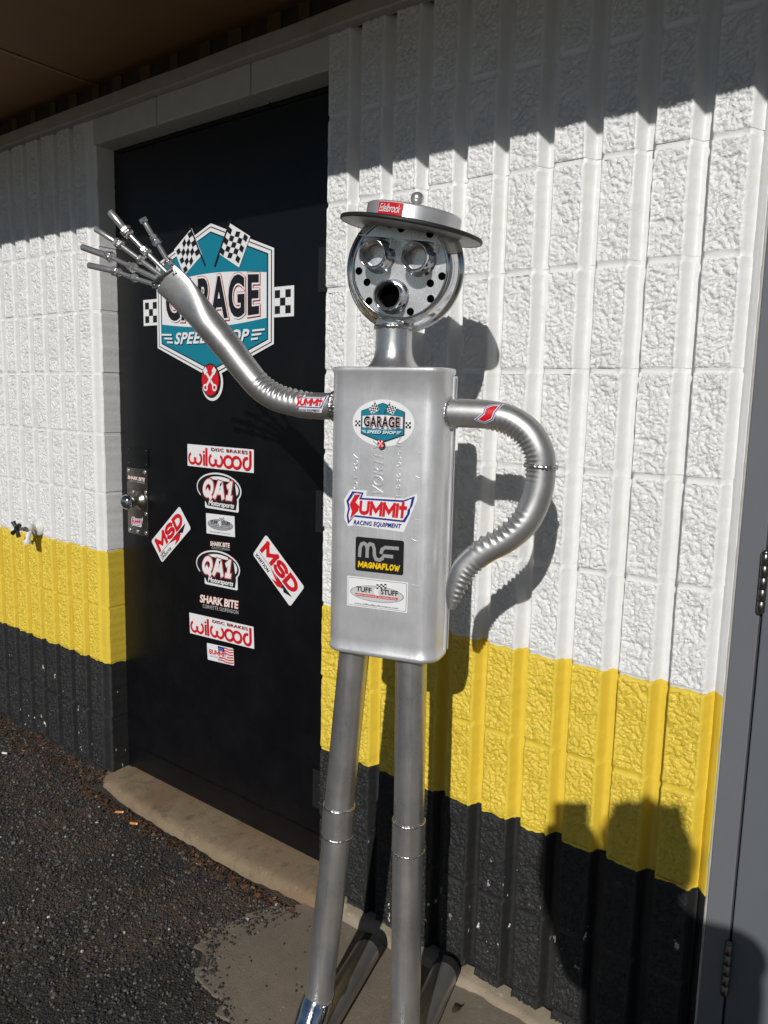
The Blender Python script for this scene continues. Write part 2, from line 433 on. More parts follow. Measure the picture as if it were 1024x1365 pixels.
CHALF = [block_mesh(2, 50+s, corner=True) for s in range(3)]
TRIPLE = HALF
rb = random.Random(3)
def put_block(me, x, c): 
    o = link('block', me, wall, (x, rb.uniform(-.0012, .0012), Z0+c*BH+rb.uniform(-.0008, .0008)))
def put_row(x0, x1, c, stagger):
    """blocks from x0 to x1 (multiples of half a block)"""
    x = x0; first = True
    while x < x1-1e-6:
        if (first and stagger) or x1-x < BW-1e-6: put_block(rb.choice(HALF), x, c); x += BW/2
        else: put_block(rb.choice(FULL), x, c); x += BW
        first = False
for c in range(-3, 9):
    # right of the black door: ten ribs = two full blocks and a half one
    put_row(0.0, 10*PITCH_R, c, c % 2)
    # left of the black door, ending in a corner block with a plain end
    xr = -1.0146
    w = 2*PITCH_R if c % 2 else 4*PITCH_R
    xe = xr-.1148-(1 if c % 2 else 3)*PITCH_R
    put_block(rb.choice(CHALF if c % 2 else CFULL), xe, c)
    x = xe
    while x > -2.9: x -= BW; put_block(rb.choice(FULL), x, c)
    # beyond the grey door
    put_row(2.08, 2.08+BW*2, c, c % 2)
# mortar: one tooled strip per joint, following the flutes
def mortar_strip(x0, ribs, zc, end=0):
    cols = []
    for k in range(ribs):
        for x in [0, .004, .012, .02, .03, .04, .05, .060, .0635, .070, .0765, .0965, .1003]:
            cols.append((x0+k*PITCH_R+x, prof_depth(x), x < .0635))
    if end:
        xe = x0+(ribs-1)*PITCH_R
        cols = [q for q in cols if q[0] < xe+.064]+[(xe+.067, .0062, False), (xe+.1105, .0062, False), (xe+.1130, .0100, False)]
    else: cols.append((x0+ribs*PITCH_R-.002, .018, False))
    rows = []
    for t in (-1, -.75, -.45, 0, .45, .75, 1):
        z = zc+t*.0075; row = []
        for x, d, rib in cols:
            n_ = noise.noise(Vector((x*30, zc*17, t*.8)))
            cup = (.0044-.0022*t*t if rib else .0006)+.0016*n_*(1 if rib else .35)
            row.append((x, d+cup, z+.0010*noise.noise(Vector((x*22, zc*9, 5)))))
        rows.append(row)
    mb = MB(); mb.rings(rows, 'paint', False, False, True, closed=False)
    if end: 
        xe = x0+(ribs-1)*PITCH_R+.1130
        mb.add([(xe, .0100, zc-.0075), (xe, .13, zc-.0075), (xe, .13, zc+.0075), (xe, .0100, zc+.0075)], [(0, 1, 2, 3)], 'paint')
    mb.build('mortar_joint', wall)
for c in range(-2, 9):
    z = Z0+c*BH
    mortar_strip(0.0, 10, z); mortar_strip(-1.0146-.1148-17*PITCH_R, 18, z, 1); mortar_strip(2.08, 8, z)
mb = MB(); rows = []
for i in range(121):
    z = -.2+2.43*i/120; a = .0012*noise.noise(Vector((0, 3, z*20)))
    rows.append([(.9895, .0335, z), (1.001+a, .0210+a, z), (1.0095+a, .0115, z), (1.0125, .0110, z), (1.0125, .05, z)])
mb.rings(rows, 'paint', True, True, True); mb.build('edge_fillet', wall)
mb = MB(); mb.box(-3.2, -1.06, .11, .13, -.2, 2.3, 'paint'); mb.build('light_leak_backing', wall)  # unseen sheet added behind the blocks to stop light leaks
mb = MB(); mb.box(.04, .98, .11, .13, -.2, 2.3, 'paint'); mb.build('light_leak_backing', wall)  # same added light stop behind the right section
# plain lintel blocks over the black door
for x0, x1 in ((-1.021, -.690), (-.686, -.284), (-.280, -.003)):
    mb = MB(); mb.box(x0, x1, .003, .14, 2.145, 2.2335, 'lintel', .004); mb.build('lintel_block', wall)
mb = MB(); mb.box(1.02, 2.075, .004, .14, 2.155, 2.2335, 'lintel', .004); mb.build('lintel_block', wall)

# ------------------------------------------------------------------ roof overhang
roof = empty('roof_overhang', (0, -.35, 2.3))
tag(roof, 'low brown boarded roof overhang above the block wall', 'roof')
def rpart(mb, name): 
    o = mb.build(name, roof); o.location = (0, .35, -2.3); return o
seams = [-3.415, -2.195, -.975, .245, 1.465, 2.9]
for a, b in zip(seams, seams[1:]):
    mb = MB(); mb.box(a+.003, b-.003, -.662, .02, 2.315, 2.327, 'soffit'); rpart(mb, 'soffit_panel')
for a in seams[1:-1]:
    mb = MB(); mb.box(a-.006, a+.006, -.660, -.01, 2.3115, 2.3142, 'soffit_seam'); rpart(mb, 'seam_strip')
mb = MB(); mb.box(-3.4, 2.9, -.684, -.664, 2.290, 2.46, 'fascia'); rpart(mb, 'fascia_board')
mb = MB(); mb.box(-3.4, 2.9, -.663, .30, 2.42, 2.45, 'fascia'); rpart(mb, 'roof_deck')
mb = MB()
xs = [-3.4+i*.05 for i in range(127)]
rows = []
for x in xs:
    dz = .002*noise.noise(Vector((x*5, 0, 0)))
    rows.append([(x, .01, 2.223+dz), (x, -.022, 2.222+dz), (x, -.026, 2.226+dz), (x, -.026, 2.262+dz), (x, .01, 2.264+dz)])
mb.rings(rows, 'trim', True, True, False); rpart(mb, 'trim_board')
mb = MB(); mb.box(-3.4, 2.9, -.004, .02, 2.258, 2.3148, 'ledger'); rpart(mb, 'ledger_board')
rl = random.Random(5); x = -2.2
while x < 1.4:
    mb = MB(); w = rl.uniform(.026, .05); mb.box(x, x+w, -.0105, -.0045, 2.270, 2.3135, rl.choice(['ledger_light', 'ledger_light', 'ledger']), .001); rpart(mb, 'spacer_block')
    x += rl.uniform(.11, .15)

# ------------------------------------------------------------------ decals
def text_geo(s, offset=0.0, shear=0.0, space=1.0):
    cu = bpy.data.curves.new('txt', 'FONT'); cu.body = s; cu.size = 1.0; cu.offset = offset; cu.shear = shear; cu.space_character = space
    cu.resolution_u = 4
    o = bpy.data.objects.new('txt', cu); COL.objects.link(o)
    dg = bpy.context.evaluated_depsgraph_get(); dg.update()
    me = bpy.data.meshes.new_from_object(o.evaluated_get(dg))
    v = [(p.co.x, p.co.y) for p in me.vertices]; f = [list(p.vertices) for p in me.polygons]
    bpy.data.objects.remove(o); bpy.data.curves.remove(cu); bpy.data.meshes.remove(me)
    return v, f
def ell(cx, cy, rx, ry, n=40, a0=0, a1=360): return [(cx+rx*math.cos(R(a0+(a1-a0)*i/n)), cy+ry*math.sin(R(a0+(a1-a0)*i/n))) for i in range(n if a1-a0 == 360 else n+1)]
def rrect(x0, y0, x1, y1, r, n=5):
    o = []
    for cx, cy, a in ((x1-r, y1-r, 0), (x0+r, y1-r, 90), (x0+r, y0+r, 180), (x1-r, y0+r, 270)):
        o += [(cx+r*math.cos(R(a+90*i/n)), cy+r*math.sin(R(a+90*i/n))) for i in range(n+1)]
    return o
LAY = .00035
def arc(cx, cy, rx, ry, a0, a1, n=14): return [(cx+rx*math.cos(R(a0+(a1-a0)*i/n)), cy+ry*math.sin(R(a0+(a1-a0)*i/n))) for i in range(n+1)]
GLYPH_W = {'I': .02, '1': .42, 'M': 1.0, 't': .42, 'W': 1.05, 'F': .55, 'L': .5}
GLYPHS = {'M': [([(0, 0), (0, 1)], 0), ([(1, 0), (1, 1)], 0), ([(0, 1), (.5, .25)], 0), ([(1, 1), (.5, .25)], 0)],
          'S': [(arc(.5, .74, .5, .26, 20, 250)+arc(.5, .26, .5, .26, 70, -160), 0)],
          'D': [([(0, 0), (0, 1)], 0), ([(0, 1), (.35, 1)]+arc(.35, .5, .65, .5, 80, -80)+[(.35, 0), (0, 0)], 0)],
          'Q': [(arc(.5, .5, .5, .5, 0, 345, 20), 1), ([(.45, .28), (.95, -.12)], 0)],
          'A': [([(0, 0), (.42, 1), (.58, 1), (1, 0)], 0), ([(.2, .32), (.8, .32)], 0)],
          '1': [([(.6, 0), (.6, 1)], 0), ([(.0, .78), (.6, 1)], 0), ([(.1, 0), (1.1, 0)], 0)],
          'U': [([(0, 1), (0, .32)]+arc(.5, .32, .5, .32, 180, 360)+[(1, 1)], 0)],
          'I': [([(.5, 0), (.5, 1)], 0)], 't': [([(.5, 0), (.5, 1.15)], 0), ([(-.15, .78), (1.3, .78)], 0)],
          'G': [(arc(.5, .5, .5, .5, 42, 330, 18), 0), ([(.5, .42), (1, .42), (1, .1)], 0)],
          'N': [([(0, 0), (0, 1)], 0), ([(1, 0), (1, 1)], 0), ([(0, 1), (1, 0)], 0)],
          'F': [([(0, 0), (0, 1), (1, 1)], 0), ([(0, .5), (.85, .5)], 0)], 'L': [([(0, 1), (0, 0), (1, 0)], 0)],
          'O': [(arc(.5, .5, .5, .5, 0, 342, 20), 1)], 'W': [([(0, 1), (.27, 0)], 0), ([(.27, 0), (.5, .75)], 0), ([(.5, .75), (.73, 0)], 0), ([(.73, 0), (1, 1)], 0)]}
class Decal:
    """flat print in 2D; place() maps it on a surface: fn(x, y, lift) -> 3D point"""
    def __init__(s): s.items = []; s.layer = 1
    def poly(s, pts, ink_, up=True):
        s.items.append((list(pts), [list(range(len(pts)))], ink_, s.layer)); s.layer += 1 if up else 0
    def polys(s, L, ink_):
        for p in L: s.items.append((list(p), [list(range(len(p)))], ink_, s.layer))
        s.layer += 1
    def stroke(s, pts, w, ink_, up=True, closed=False):
        P = [Vector(p) for p in pts]; n = len(P); v = []; f = []
        for i in range(n):
            a = P[(i-1) % n] if closed else P[max(0, i-1)]; b = P[(i+1) % n] if closed else P[min(n-1, i+1)]
            d = (b-a).normalized(); q = Vector((-d.y, d.x))*w/2
            d2 = (b-P[i]) if (b-P[i]).length > 1e-9 else (P[i]-a)
            q /= max(.55, abs(d.dot(d2.normalized())))
            v += [tuple(P[i]+q), tuple(P[i]-q)]
        m_ = n if closed else n-1
        for i in range(m_): j = (i+1) % n; f.append((2*i, 2*j, 2*j+1, 2*i+1))
        s.items.append((v, f, ink_, s.layer)); s.layer += 1 if up else 0
    def text(s, body, box, ink_, offset=0.0, shear=0.0, space=1.0, outlines=(), rot=0.0, fan=None):
        """outlines: [(extra offset, ink)] from widest to narrowest; box = x0,y0,x1,y1 of the base lettering"""
        bv, bf = text_geo(body, offset, shear, space)
        x0 = min(p[0] for p in bv); x1 = max(p[0] for p in bv); y0 = min(p[1] for p in bv); y1 = max(p[1] for p in bv)
        sx = (box[2]-box[0])/(x1-x0); sy = (box[3]-box[1])/(y1-y0); cx = (box[0]+box[2])/2; cy = (box[1]+box[3])/2
        def mp(p):
            X = box[0]+(p[0]-x0)*sx; Y = box[1]+(p[1]-y0)*sy
            if fan: X, Y = fan(X, Y)
            if rot: X, Y = cx+(X-cx)*math.cos(rot)-(Y-cy)*math.sin(rot), cy+(X-cx)*math.sin(rot)+(Y-cy)*math.cos(rot)
            return X, Y
        for extra, k in outlines:
            v, f = text_geo(body, offset+extra, shear, space)
            s.items.append(([mp(p) for p in v], f, k, s.layer)); s.layer += 1
        s.items.append(([mp(p) for p in bv], bf, ink_, s.layer)); s.layer += 1
    def bold(s, word, box, ink_, weight=.26, shear=0.0, outlines=(), gap=.16, narrow={}):
        """heavy block letters from strokes; weight and outlines in cell heights"""
        xs = []; x = 0.0
        for ch in word:
            w = GLYPH_W.get(ch, .78); xs.append((x, w)); x += w+gap+weight*.75
        tw = x-gap-weight*.75+weight; th = 1.0
        sx = (box[2]-box[0])/tw; sy = (box[3]-box[1])/th
        for wt, k in [(weight+2*e, kk) for e, kk in outlines]+[(weight, ink_)]:
            q = 0
            for ch, (x0, w) in zip(word, xs):
                for path, closed in GLYPHS[ch]:
                    P = [Vector((weight/2+x0+px*w, weight/2+py*(1-weight))) for px, py in path]
                    n = len(P); v = []; f = []
                    if not closed and wt > weight:
                        e = (wt-weight)/2; P[0] = P[0]+(P[0]-P[1]).normalized()*e; P[-1] = P[-1]+(P[-1]-P[-2]).normalized()*e
                    if not closed:
                        for a_, b_ in ((0, 1), (-1, -2)):
                            if (P[a_]-P[b_]).length > 1e-6: P[a_] = P[a_]+(P[a_]-P[b_]).normalized()*weight/2*(1 if abs((P[a_]-P[b_]).normalized().y) > .6 else .6)
                    for i in range(n):
                        a = P[(i-1) % n] if closed else P[max(0, i-1)]; b = P[(i+1) % n] if closed else P[min(n-1, i+1)]
                        d = (b-a).normalized(); nn = Vector((-d.y, d.x))*wt/2; d2 = (b-P[i]) if (b-P[i]).length > 1e-9 else (P[i]-a)
                        nn /= max(.6, abs(d.dot(d2.normalized()))); v += [P[i]+nn, P[i]-nn]
                    for i in range(n if closed else n-1): j = (i+1) % n; f.append((2*i, 2*j, 2*j+1, 2*i+1))
                    vv = [(box[0]+p.x*sx+(p.y-.5)*sy*shear, box[1]+p.y*sy) for p in v]
                    s.items.append((vv, f, k, s.layer+q*.04)); q += 1
            s.layer += 2
    def place(s, name, parent, fn, cell=None):
        mb = MB()
        for v, f, k, l in s.items:
            if cell:
                bm = bmesh.new(); vs_ = [bm.verts.new((x, y, 0)) for x, y in v]
                for fc in f:
                    try: bm.faces.new([vs_[i] for i in fc])
                    except ValueError: pass
                bmesh.ops.triangulate(bm, faces=bm.faces[:])
                for _ in range(5):
                    long_ = [e for e in bm.edges if e.calc_length() > cell]
                    if not long_: break
                    bmesh.ops.subdivide_edges(bm, edges=long_, cuts=1); bmesh.ops.triangulate(bm, faces=[q for q in bm.faces if len(q.verts) > 3])
                bm.verts.index_update(); v = [(q.co.x, q.co.y) for q in bm.verts]; f = [[q.index for q in fc.verts] for fc in bm.faces]; bm.free()
            mb.add([fn(x, y, l*LAY) for x, y in v], f, k)
        return mb.build(name, parent)
def flat(cx, cz, ang=0.0, y=0.0, sx=1.0, sy=1.0):
    """door plane: x right, z up, facing -y"""
    c, s_ = math.cos(ang), math.sin(ang)
    return lambda x, z, l: (cx+x*sx*c-z*sy*s_, y-l, cz+x*sx*s_+z*sy*c)

def checker(d, x0, y0, w, h, nx, ny, mp=lambda x, y: (x, y), phase=0):
    d.poly([mp(x0, y0), mp(x0+w, y0), mp(x0+w, y0+h), mp(x0, y0+h)], 'ink_white')
    L = []
    for i in range(nx):
        for j in range(ny):
            if (i+j+phase) % 2 == 0:
                a, b, c, e = x0+w*i/nx, y0+h*j/ny, x0+w*(i+1)/nx, y0+h*(j+1)/ny
                L.append([mp(a, b), mp(c, b), mp(c, e), mp(a, e)])
    d.polys(L, 'ink_black')
def badge(d, k=1.0, small=False):
    """the speed shop badge, drawn in metres at k=1 about its centre; the cartoon head is left off"""
    S = lambda L: [(x*k, y*k) for x, y in L]
    def hexa(g): return S([(-.258-g, .132+g*.6), (-.150, .185+g), (0, .232+g*1.1), (.150, .185+g), (.258+g, .132+g*.6), (.258+g, -.118-g*.6), (0, -.205-g*1.1), (-.258-g, -.118-g*.6)])
    hexp = lambda g: S([(-.254-g, .128+g*.55), (0, .218+g*1.05), (.254+g, .128+g*.55), (.254+g, -.118-g*.55), (0, -.208-g*1.05), (-.254-g, -.118-g*.55)])
    # side flags
    for sx in (-1, 1):
        x0 = .262 if sx > 0 else -.338
        if not small: d.poly(S([(x0-.004, -.052), (x0+.080, -.052), (x0+.080, .030), (x0-.004, .030)]), 'ink_white', False)
        d.layer += 1
        checker(d, (x0+.006)*k, -.043*k, .062*k, .064*k, 3, 3)
    d.layer += 1
    # lower roundel outline
    if not small: d.poly(S(ell(0, -.232, .050, .056)), 'ink_white')
    if not small:
        d.poly(hexp(.012), 'ink_white'); d.poly(hexp(.004), 'ink_black'); d.poly(hexp(.0005), 'ink_white'); d.poly(hexp(-.010), 'ink_black')
    d.poly(hexp(-.014 if not small else .004), 'ink_black' if small else 'ink_teal')
    if small: d.poly(hexp(-.004), 'ink_teal')
    # white band, slightly arched
    top = [(-.238+.476*i/16, .072+.016*math.cos(math.pi*(i/16-.5))-(.0)) for i in range(17)]
    bot = [(-.238+.476*i/16, -.052-.016*math.cos(math.pi*(i/16-.5))) for i in range(17)]
    d.poly(S(top+bot[::-1]), 'ink_white')
    # crossed flags on the top edge
    for sx in (-1, 1):
        ca, sa = math.cos(R(30*sx)), math.sin(R(30*sx))
        def mp(x, y, sx=sx, ca=ca, sa=sa):
            y2 = y+.006*math.sin(x*55); X = x*ca+y2*sa*1; Y = -x*sa*1+y2*ca
            return ((sx*.105+X)*k, (.158+Y)*k)
        w = .088
        d.poly([mp(-w/2-.007, -.047), mp(w/2+.007, -.047), mp(w/2+.007, .047), mp(-w/2-.007, .047)], 'ink_white')
        checker(d, -w/2, -.040, w, .080, 5, 5, mp)
        d.stroke([mp(-sx*(w/2+.003), -.085), mp(-sx*(w/2+.003), .060)], .006*k, 'ink_black')
    # lettering
    def bulge(X, Y): u = X/(.21*k); return X, Y*(1.0+.12*(1-u*u))+.008*k
    d.text('GARAGE', (-.212*k, -.050*k, .212*k, .062*k), 'ink_black', .035, 0, 1.12, outlines=[(.045, 'ink_red'), (.032, 'ink_white')], fan=bulge)
    d.text('SPEED SHOP', (-.172*k, -.116*k, .172*k, -.080*k), 'ink_white', .03, .32, 1.08)
    for sx in (-1, 1):
        for q, (a, b) in enumerate(((.185, .236), (.182, .222), (.179, .208))):
            d.stroke([(sx*a*k, (-.086-.012*q)*k), (sx*b*k, (-.084-.012*q)*k)], .0055*k, 'ink_white', False)
    d.layer += 1
    # roundel with crossed pistons
    d.poly(S(ell(0, -.226, .043, .050)), 'ink_black'); d.poly(S(ell(0, -.226, .039, .046)), 'ink_red')
    for sx in (-1, 1):
        d.stroke(S([(-sx*.018, -.246), (sx*.018, -.204)]), .008*k, 'ink_white'); d.poly(S(ell(-sx*.020, -.248, .011, .011, 14)), 'ink_white'); d.poly(S(ell(-sx*.020, -.248, .0055, .0055, 12)), 'ink_red')
        d.poly(S([(sx*.010, -.199), (sx*.022, -.211), (sx*.032, -.197), (sx*.020, -.186)]), 'ink_white')
def disc_brake_sticker(d):
    w, h = .306, .069; d.poly(rrect(-w/2, -h/2, w/2, h/2, .002), 'ink_white')
    X = lambda u: -w/2+u*w
    y0 = -h/2+.009; ry = .0165; cy = y0+ry; sw = .0088; rx = .0150
    def omega(u0, u1):
        a, b = X(u0), X(u1); r1 = (b-a)/4-.0012
        d.stroke([(a+.004+r1+r1*math.cos(R(t)), cy+ry*math.sin(R(t))) for t in range(112, 375, 9)], sw, 'ink_red')
        d.stroke([(b-.004-r1+r1*math.cos(R(t)), cy+ry*math.sin(R(t))) for t in range(165, 429, 9)], sw, 'ink_red')
    omega(.012, .238); omega(.335, .560)
    d.stroke([(X(.268), cy-ry-.003), (X(.268), cy+ry)], sw, 'ink_red'); d.stroke([(X(.266), cy+ry+.004), (X(.266), cy+ry+.010)], sw, 'ink_red')
    d.stroke([(X(.308), cy-ry-.003), (X(.308), cy+ry+.020)], sw, 'ink_red')
    for u in (.640, .762): d.stroke([(X(u)+.0185*math.cos(R(t)), cy+ry*math.sin(R(t))) for t in range(0, 360, 10)], sw, 'ink_red', closed=True)
    d.stroke([(X(.912)+.0150*math.cos(R(t)), cy+ry*math.sin(R(t))) for t in range(75, 361, 9)], sw, 'ink_red')
    d.stroke([(X(.961), cy-.002), (X(.961), h/2-.004)], sw, 'ink_red')
    d.text('DISC BRAKES', (X(.39), h/2-.0145, X(.925), h/2-.0045), 'ink_darkred', .02, 0, 1.15)
def motorsports_sticker(d):
    # white cut outline with a black ring and outlined lettering
    d.poly(ell(0, .006, .104, .050, 48), 'ink_white'); d.poly(rrect(-.064, -.058, .092, -.01, .006), 'ink_white', False); d.layer += 1
    d.poly(ell(0, .006, .099, .045, 48), 'ink_black'); d.poly(ell(.006, .008, .086, .037, 48), 'ink_white')
    d.poly([(-.082, .030), (-.072, .036), (.076, .031), (.078, .024), (.086, -.026), (.080, -.052), (-.052, -.050), (-.058, -.040), (-.084, -.022)], 'ink_black')
    d.bold('QA1', (-.070, -.024, .070, .034), 'ink_white', .25, .20, outlines=[(.085, 'ink_darkred'), (.035, 'ink_pink')])
    d.text('Motorsports', (-.044, -.052, .076, -.031), 'ink_white', .03, .25, .95)
def ignition_sticker(d, sub):
    w, h = .205, .088; d.poly(rrect(-w/2, -h/2, w/2, h/2, .008), 'ink_white')
    d.bold('MSD', (-w/2+.014, -.012, w/2-.014, .036), 'ink_red', .27, .12, gap=.10)
    d.stroke([(-w/2+.014, -.0165), (.02, -.0165)], .0012, 'ink_black')
    d.poly([(.0, -.0155), (w/2-.012, -.0155), (.058, -.031), (.050, -.025)], 'ink_black')
    d.poly([(-.022, -.018), (.040, -.019), (.048, -.027), (.028, -.038), (-.002, -.038), (.018, -.029)], 'ink_red')
    if len(sub) == 1: d.text(sub[0], (-w/2+.010, -.0365, -.022, -.0245), 'ink_black', .01, .2, 1.1)
    else:
        d.text(sub[0], (-w/2+.010, -.0275, -w/2+.040, -.0205), 'ink_black', .01, .2, 1.05); d.text(sub[1], (-w/2+.010, -.039, -.026, -.0300), 'ink_black', .01, .2, 1.05)
def accessories_sticker(d, w, h, dim=False):
    d.poly(rrect(-w/2, -h/2, w/2, h/2, .0015), 'ink_white'); s = w/.123
    e = .0022*s
    if not dim: 
        d.poly(rrect(-w/2+e, -h/2+e, w/2-e, h/2-e, .003*s), 'ink_black'); d.poly(rrect(-w/2+e+.0006, -h/2+e+.0006, w/2-e-.0006, h/2-e-.0006, .0026*s), 'ink_white')
    c = 'ink_slate' if dim else 'ink_grey'
    d.poly(ell(0, .0, w*.445, h*.27), c); d.poly(ell(0, 0, w*.425, h*.245), 'ink_ltgrey' if not dim else 'ink_grey'); 
    d.text('TUFF', (-w*.34, .001*s, -w*.085, h*.19), 'ink_black', .03, 0, 1.0); d.text('STUFF', (w*.07, .001*s, w*.35, h*.19), 'ink_black', .03, 0, 1.0)
    # small checkered flag and running figure between the words
    d.poly([(-w*.085, -h*.10), (-w*.02, -h*.02), (-w*.055, h*.12), (w*.02, h*.26), (w*.05, h*.20), (w*.03, h*.05), (w*.06, -h*.08), (0, -h*.13)], 'ink_white')
    checker(d, w*.0, h*.18, w*.16, h*.16, 5, 3, lambda x, y: (x, y+.15*x))
    d.poly([(-w*.36, -.002*s), (w*.36, -.002*s), (w*.33, -h*.11), (-w*.33, -h*.11)], 'ink_red' if not dim else 'ink_slate')
    d.text('PERFORMANCE ACCESSORIES', (-w*.33, -h*.095, w*.33, -.0035*s), 'ink_white', .02, 0, 1.0)
    d.text('www.tuffstuffperformance.com', (-w*.36, -h*.41, w*.36, -h*.33), 'ink_slate', 0, 0, 1.05)
def racing_sticker(d, k=1.0, racing=True):
    """jagged outlined word with small line below; about 0.146 wide at k=1"""
    S = lambda L: [(x*k, y*k) for x, y in L]
    d.poly(S([(-.060, .040), (-.026, .040), (-.028, .030), (.048, .030), (.072, .041), (.073, .030), (.064, .008), (.057, -.010), (.048, -.032), (-.050, -.027), (-.064, -.030), (-.072, -.015), (-.071, .004), (-.073, .020)]), 'ink_white')
    d.poly(S([(-.056, .037), (-.033, .036), (-.037, .026), (.046, .027), (.068, .036), (.064, .018), (.060, .012), (.059, .003), (.050, -.0135), (-.052, -.011), (-.064, -.026), (-.067, -.010), (-.064, .004), (-.068, .018)]), 'ink_blue')
    d.poly(S([(-.051, .034), (-.037, .033), (-.042, .0225), (.046, .0235), (.062, .031), (.059, .015), (.055, .010), (.054, .002), (.046, -.010), (-.050, -.0075), (-.061, -.019), (-.063, -.009), (-.060, .004), (-.063, .017)]), 'ink_white')
    # lightning capital
    d.poly(S([(-.050, .032), (-.039, .0315), (-.049, .017), (-.041, .010), (-.043, .001), (-.060, -.016), (-.056, -.001), (-.061, .012)]), 'ink_red')
    d.bold('UMMIt', (-.041*k, -.006*k, .052*k, .021*k), 'ink_red', .27, .08, gap=.10)
    if racing: d.text('RACING EQUIPMENT', (-.052*k, -.0265*k, .044*k, -.0165*k), 'ink_blue', .02, .3, 1.1)
def flow_sticker(d):
    w, h = .097, .065; d.poly(rrect(-w/2, -h/2, w/2, h/2, .004), 'ink_black')
    s = .0066
    d.stroke([(-.040, -.006), (-.039, .012), (-.036, .019), (-.031, .021), (-.027, .019), (-.0245, .012), (-.0245, -.006)], s, 'ink_silver')
    d.stroke([(-.0245, .006), (-.0235, .016), (-.019, .021), (-.013, .020), (-.0100, .012), (-.0095, .000), (-.006, -.007), (.001, -.008), (.007, -.004), (.009, .001), (.028, .001)], s, 'ink_silver')
    d.stroke([(.0035, .004), (.006, .013), (.012, .017), (.039, .0175)], s, 'ink_silver')
    d.bold('MAGNAFLOW', (-.042, -.0255, .042, -.0135), 'ink_yellow', .27, .08, gap=.12)
def bite_sticker(d, w, h, plate=False):
    if plate: d.poly(rrect(-w/2, -h/2, w/2, h/2, .001), 'ink_black')
    d.text('SHARK BITE', (-w*.47, -h*.10, w*.47, h*.44), 'ink_white', .02, .15, .95, outlines=[(.035, 'ink_orange')])
    d.text('CORVETTE SUSPENSION', (-w*.40, -h*.46, w*.46, -h*.20), 'ink_ltgrey', .0, 0, 1.2)
def flag_sticker(d):
    w, h = .127, .055; d.poly(rrect(-w/2, -h/2, w/2, h/2, .004), 'ink_white')
    for i in range(6):
        y = h/2-.006-i*.0085; x0 = .018-(.0 if i < 3 else .018+.006*(i-3))
        d.stroke([(x0+(.062-x0)*t/6, y+.0018*math.sin(t*1.1+.4)) for t in range(7)], .0042, 'ink_red', False)
    d.layer += 1
    d.poly([(-.010, h/2-.002), (.020, h/2-.003), (.022, .008), (-.008, .010)], 'ink_blue')
    d.polys([ell(-.004+.006*i, .013+.005*j, .0011, .0011, 8) for i in range(4) for j in range(2)], 'ink_white')
    d.poly([(-.054, .016), (-.048, .012), (.030, .009), (.033, -.008), (-.048, -.006), (-.052, -.014), (-.056, -.004), (-.058, .008)], 'ink_white')
    d.bold('SUMMIt', (-.053, -.006, .030, .010), 'ink_red', .24, .1, gap=.12)
    d.text('RACING EQUIPMENT', (-.045, -.015, .015, -.010), 'ink_slate', .0, .2, 1.1)

# ------------------------------------------------------------------ black door
DY = .070
door = empty('metal_door', (-.51, DY, 0))
tag(door, 'black steel door covered with automotive stickers', 'door')
def dpart(o): o.location = (.51, -DY, 0); return o
mb = MB(); mb.box(-.986, -.024, DY, DY+.045, .012, 2.128, 'door', .002); dpart(mb.build('door_slab', door))
mb = MB(); mb.box(-1.030, -.990, DY+.004, DY+.06, .0, 2.145, 'door', .0015); mb.box(-.020, .02, DY+.004, DY+.06, 0, 2.145, 'door', .0015); mb.box(-.990, -.020, DY+.0045, DY+.06, 2.132, 2.16, 'door', .0015); dpart(mb.build('door_frame', door))
mb = MB(); mb.box(-1.2, .2, DY+.062, DY+.08, -.1, 2.3, 'black_metal'); dpart(mb.build('light_block_panel', door))  # unseen panel added behind the door to block light through the gaps
mb = MB()                                                   # kick strip along the foot of the door
rows = []
for i in range(60):
    x = -.984+i*.958/59; t = .098+.003*noise.noise(Vector((x*8, 0, 0)))
    rows.append([(x, DY+.001, .014), (x, DY-.0030, .015), (x, DY-.0035, t-.002), (x, DY+.001, t)])
mb.rings(rows, 'door', True, True, False); dpart(mb.build('kick_strip', door))
for zc in (1.690, 1.047, .235):
    mb = MB(); mb.box(-.090, -.026, DY-.0035, DY+.001, zc-.058, zc+.058, 'black_metal', .001)
    for k in range(5):
        z = zc-.056+k*.0226
        mb.lathe([(.0065, z), (.0065, z+.0212)], 'black_metal', 14, Matrix.Translation((-.020, DY-.006, 0)))
    h = mb.build('hinge', door); dpart(h)
    for k in range(4):
        mb = MB(); mb.lathe([(.0052, 0), (.0048, .0014), (.0015, .0018), (0.0, .0012)], 'black_metal', 14, Matrix.Translation((-.066+.018*(k % 2), DY-.0034, zc-.04+.027*k)) @ Matrix.Rotation(R(90), 4, 'X')); mb.build('screw', h)
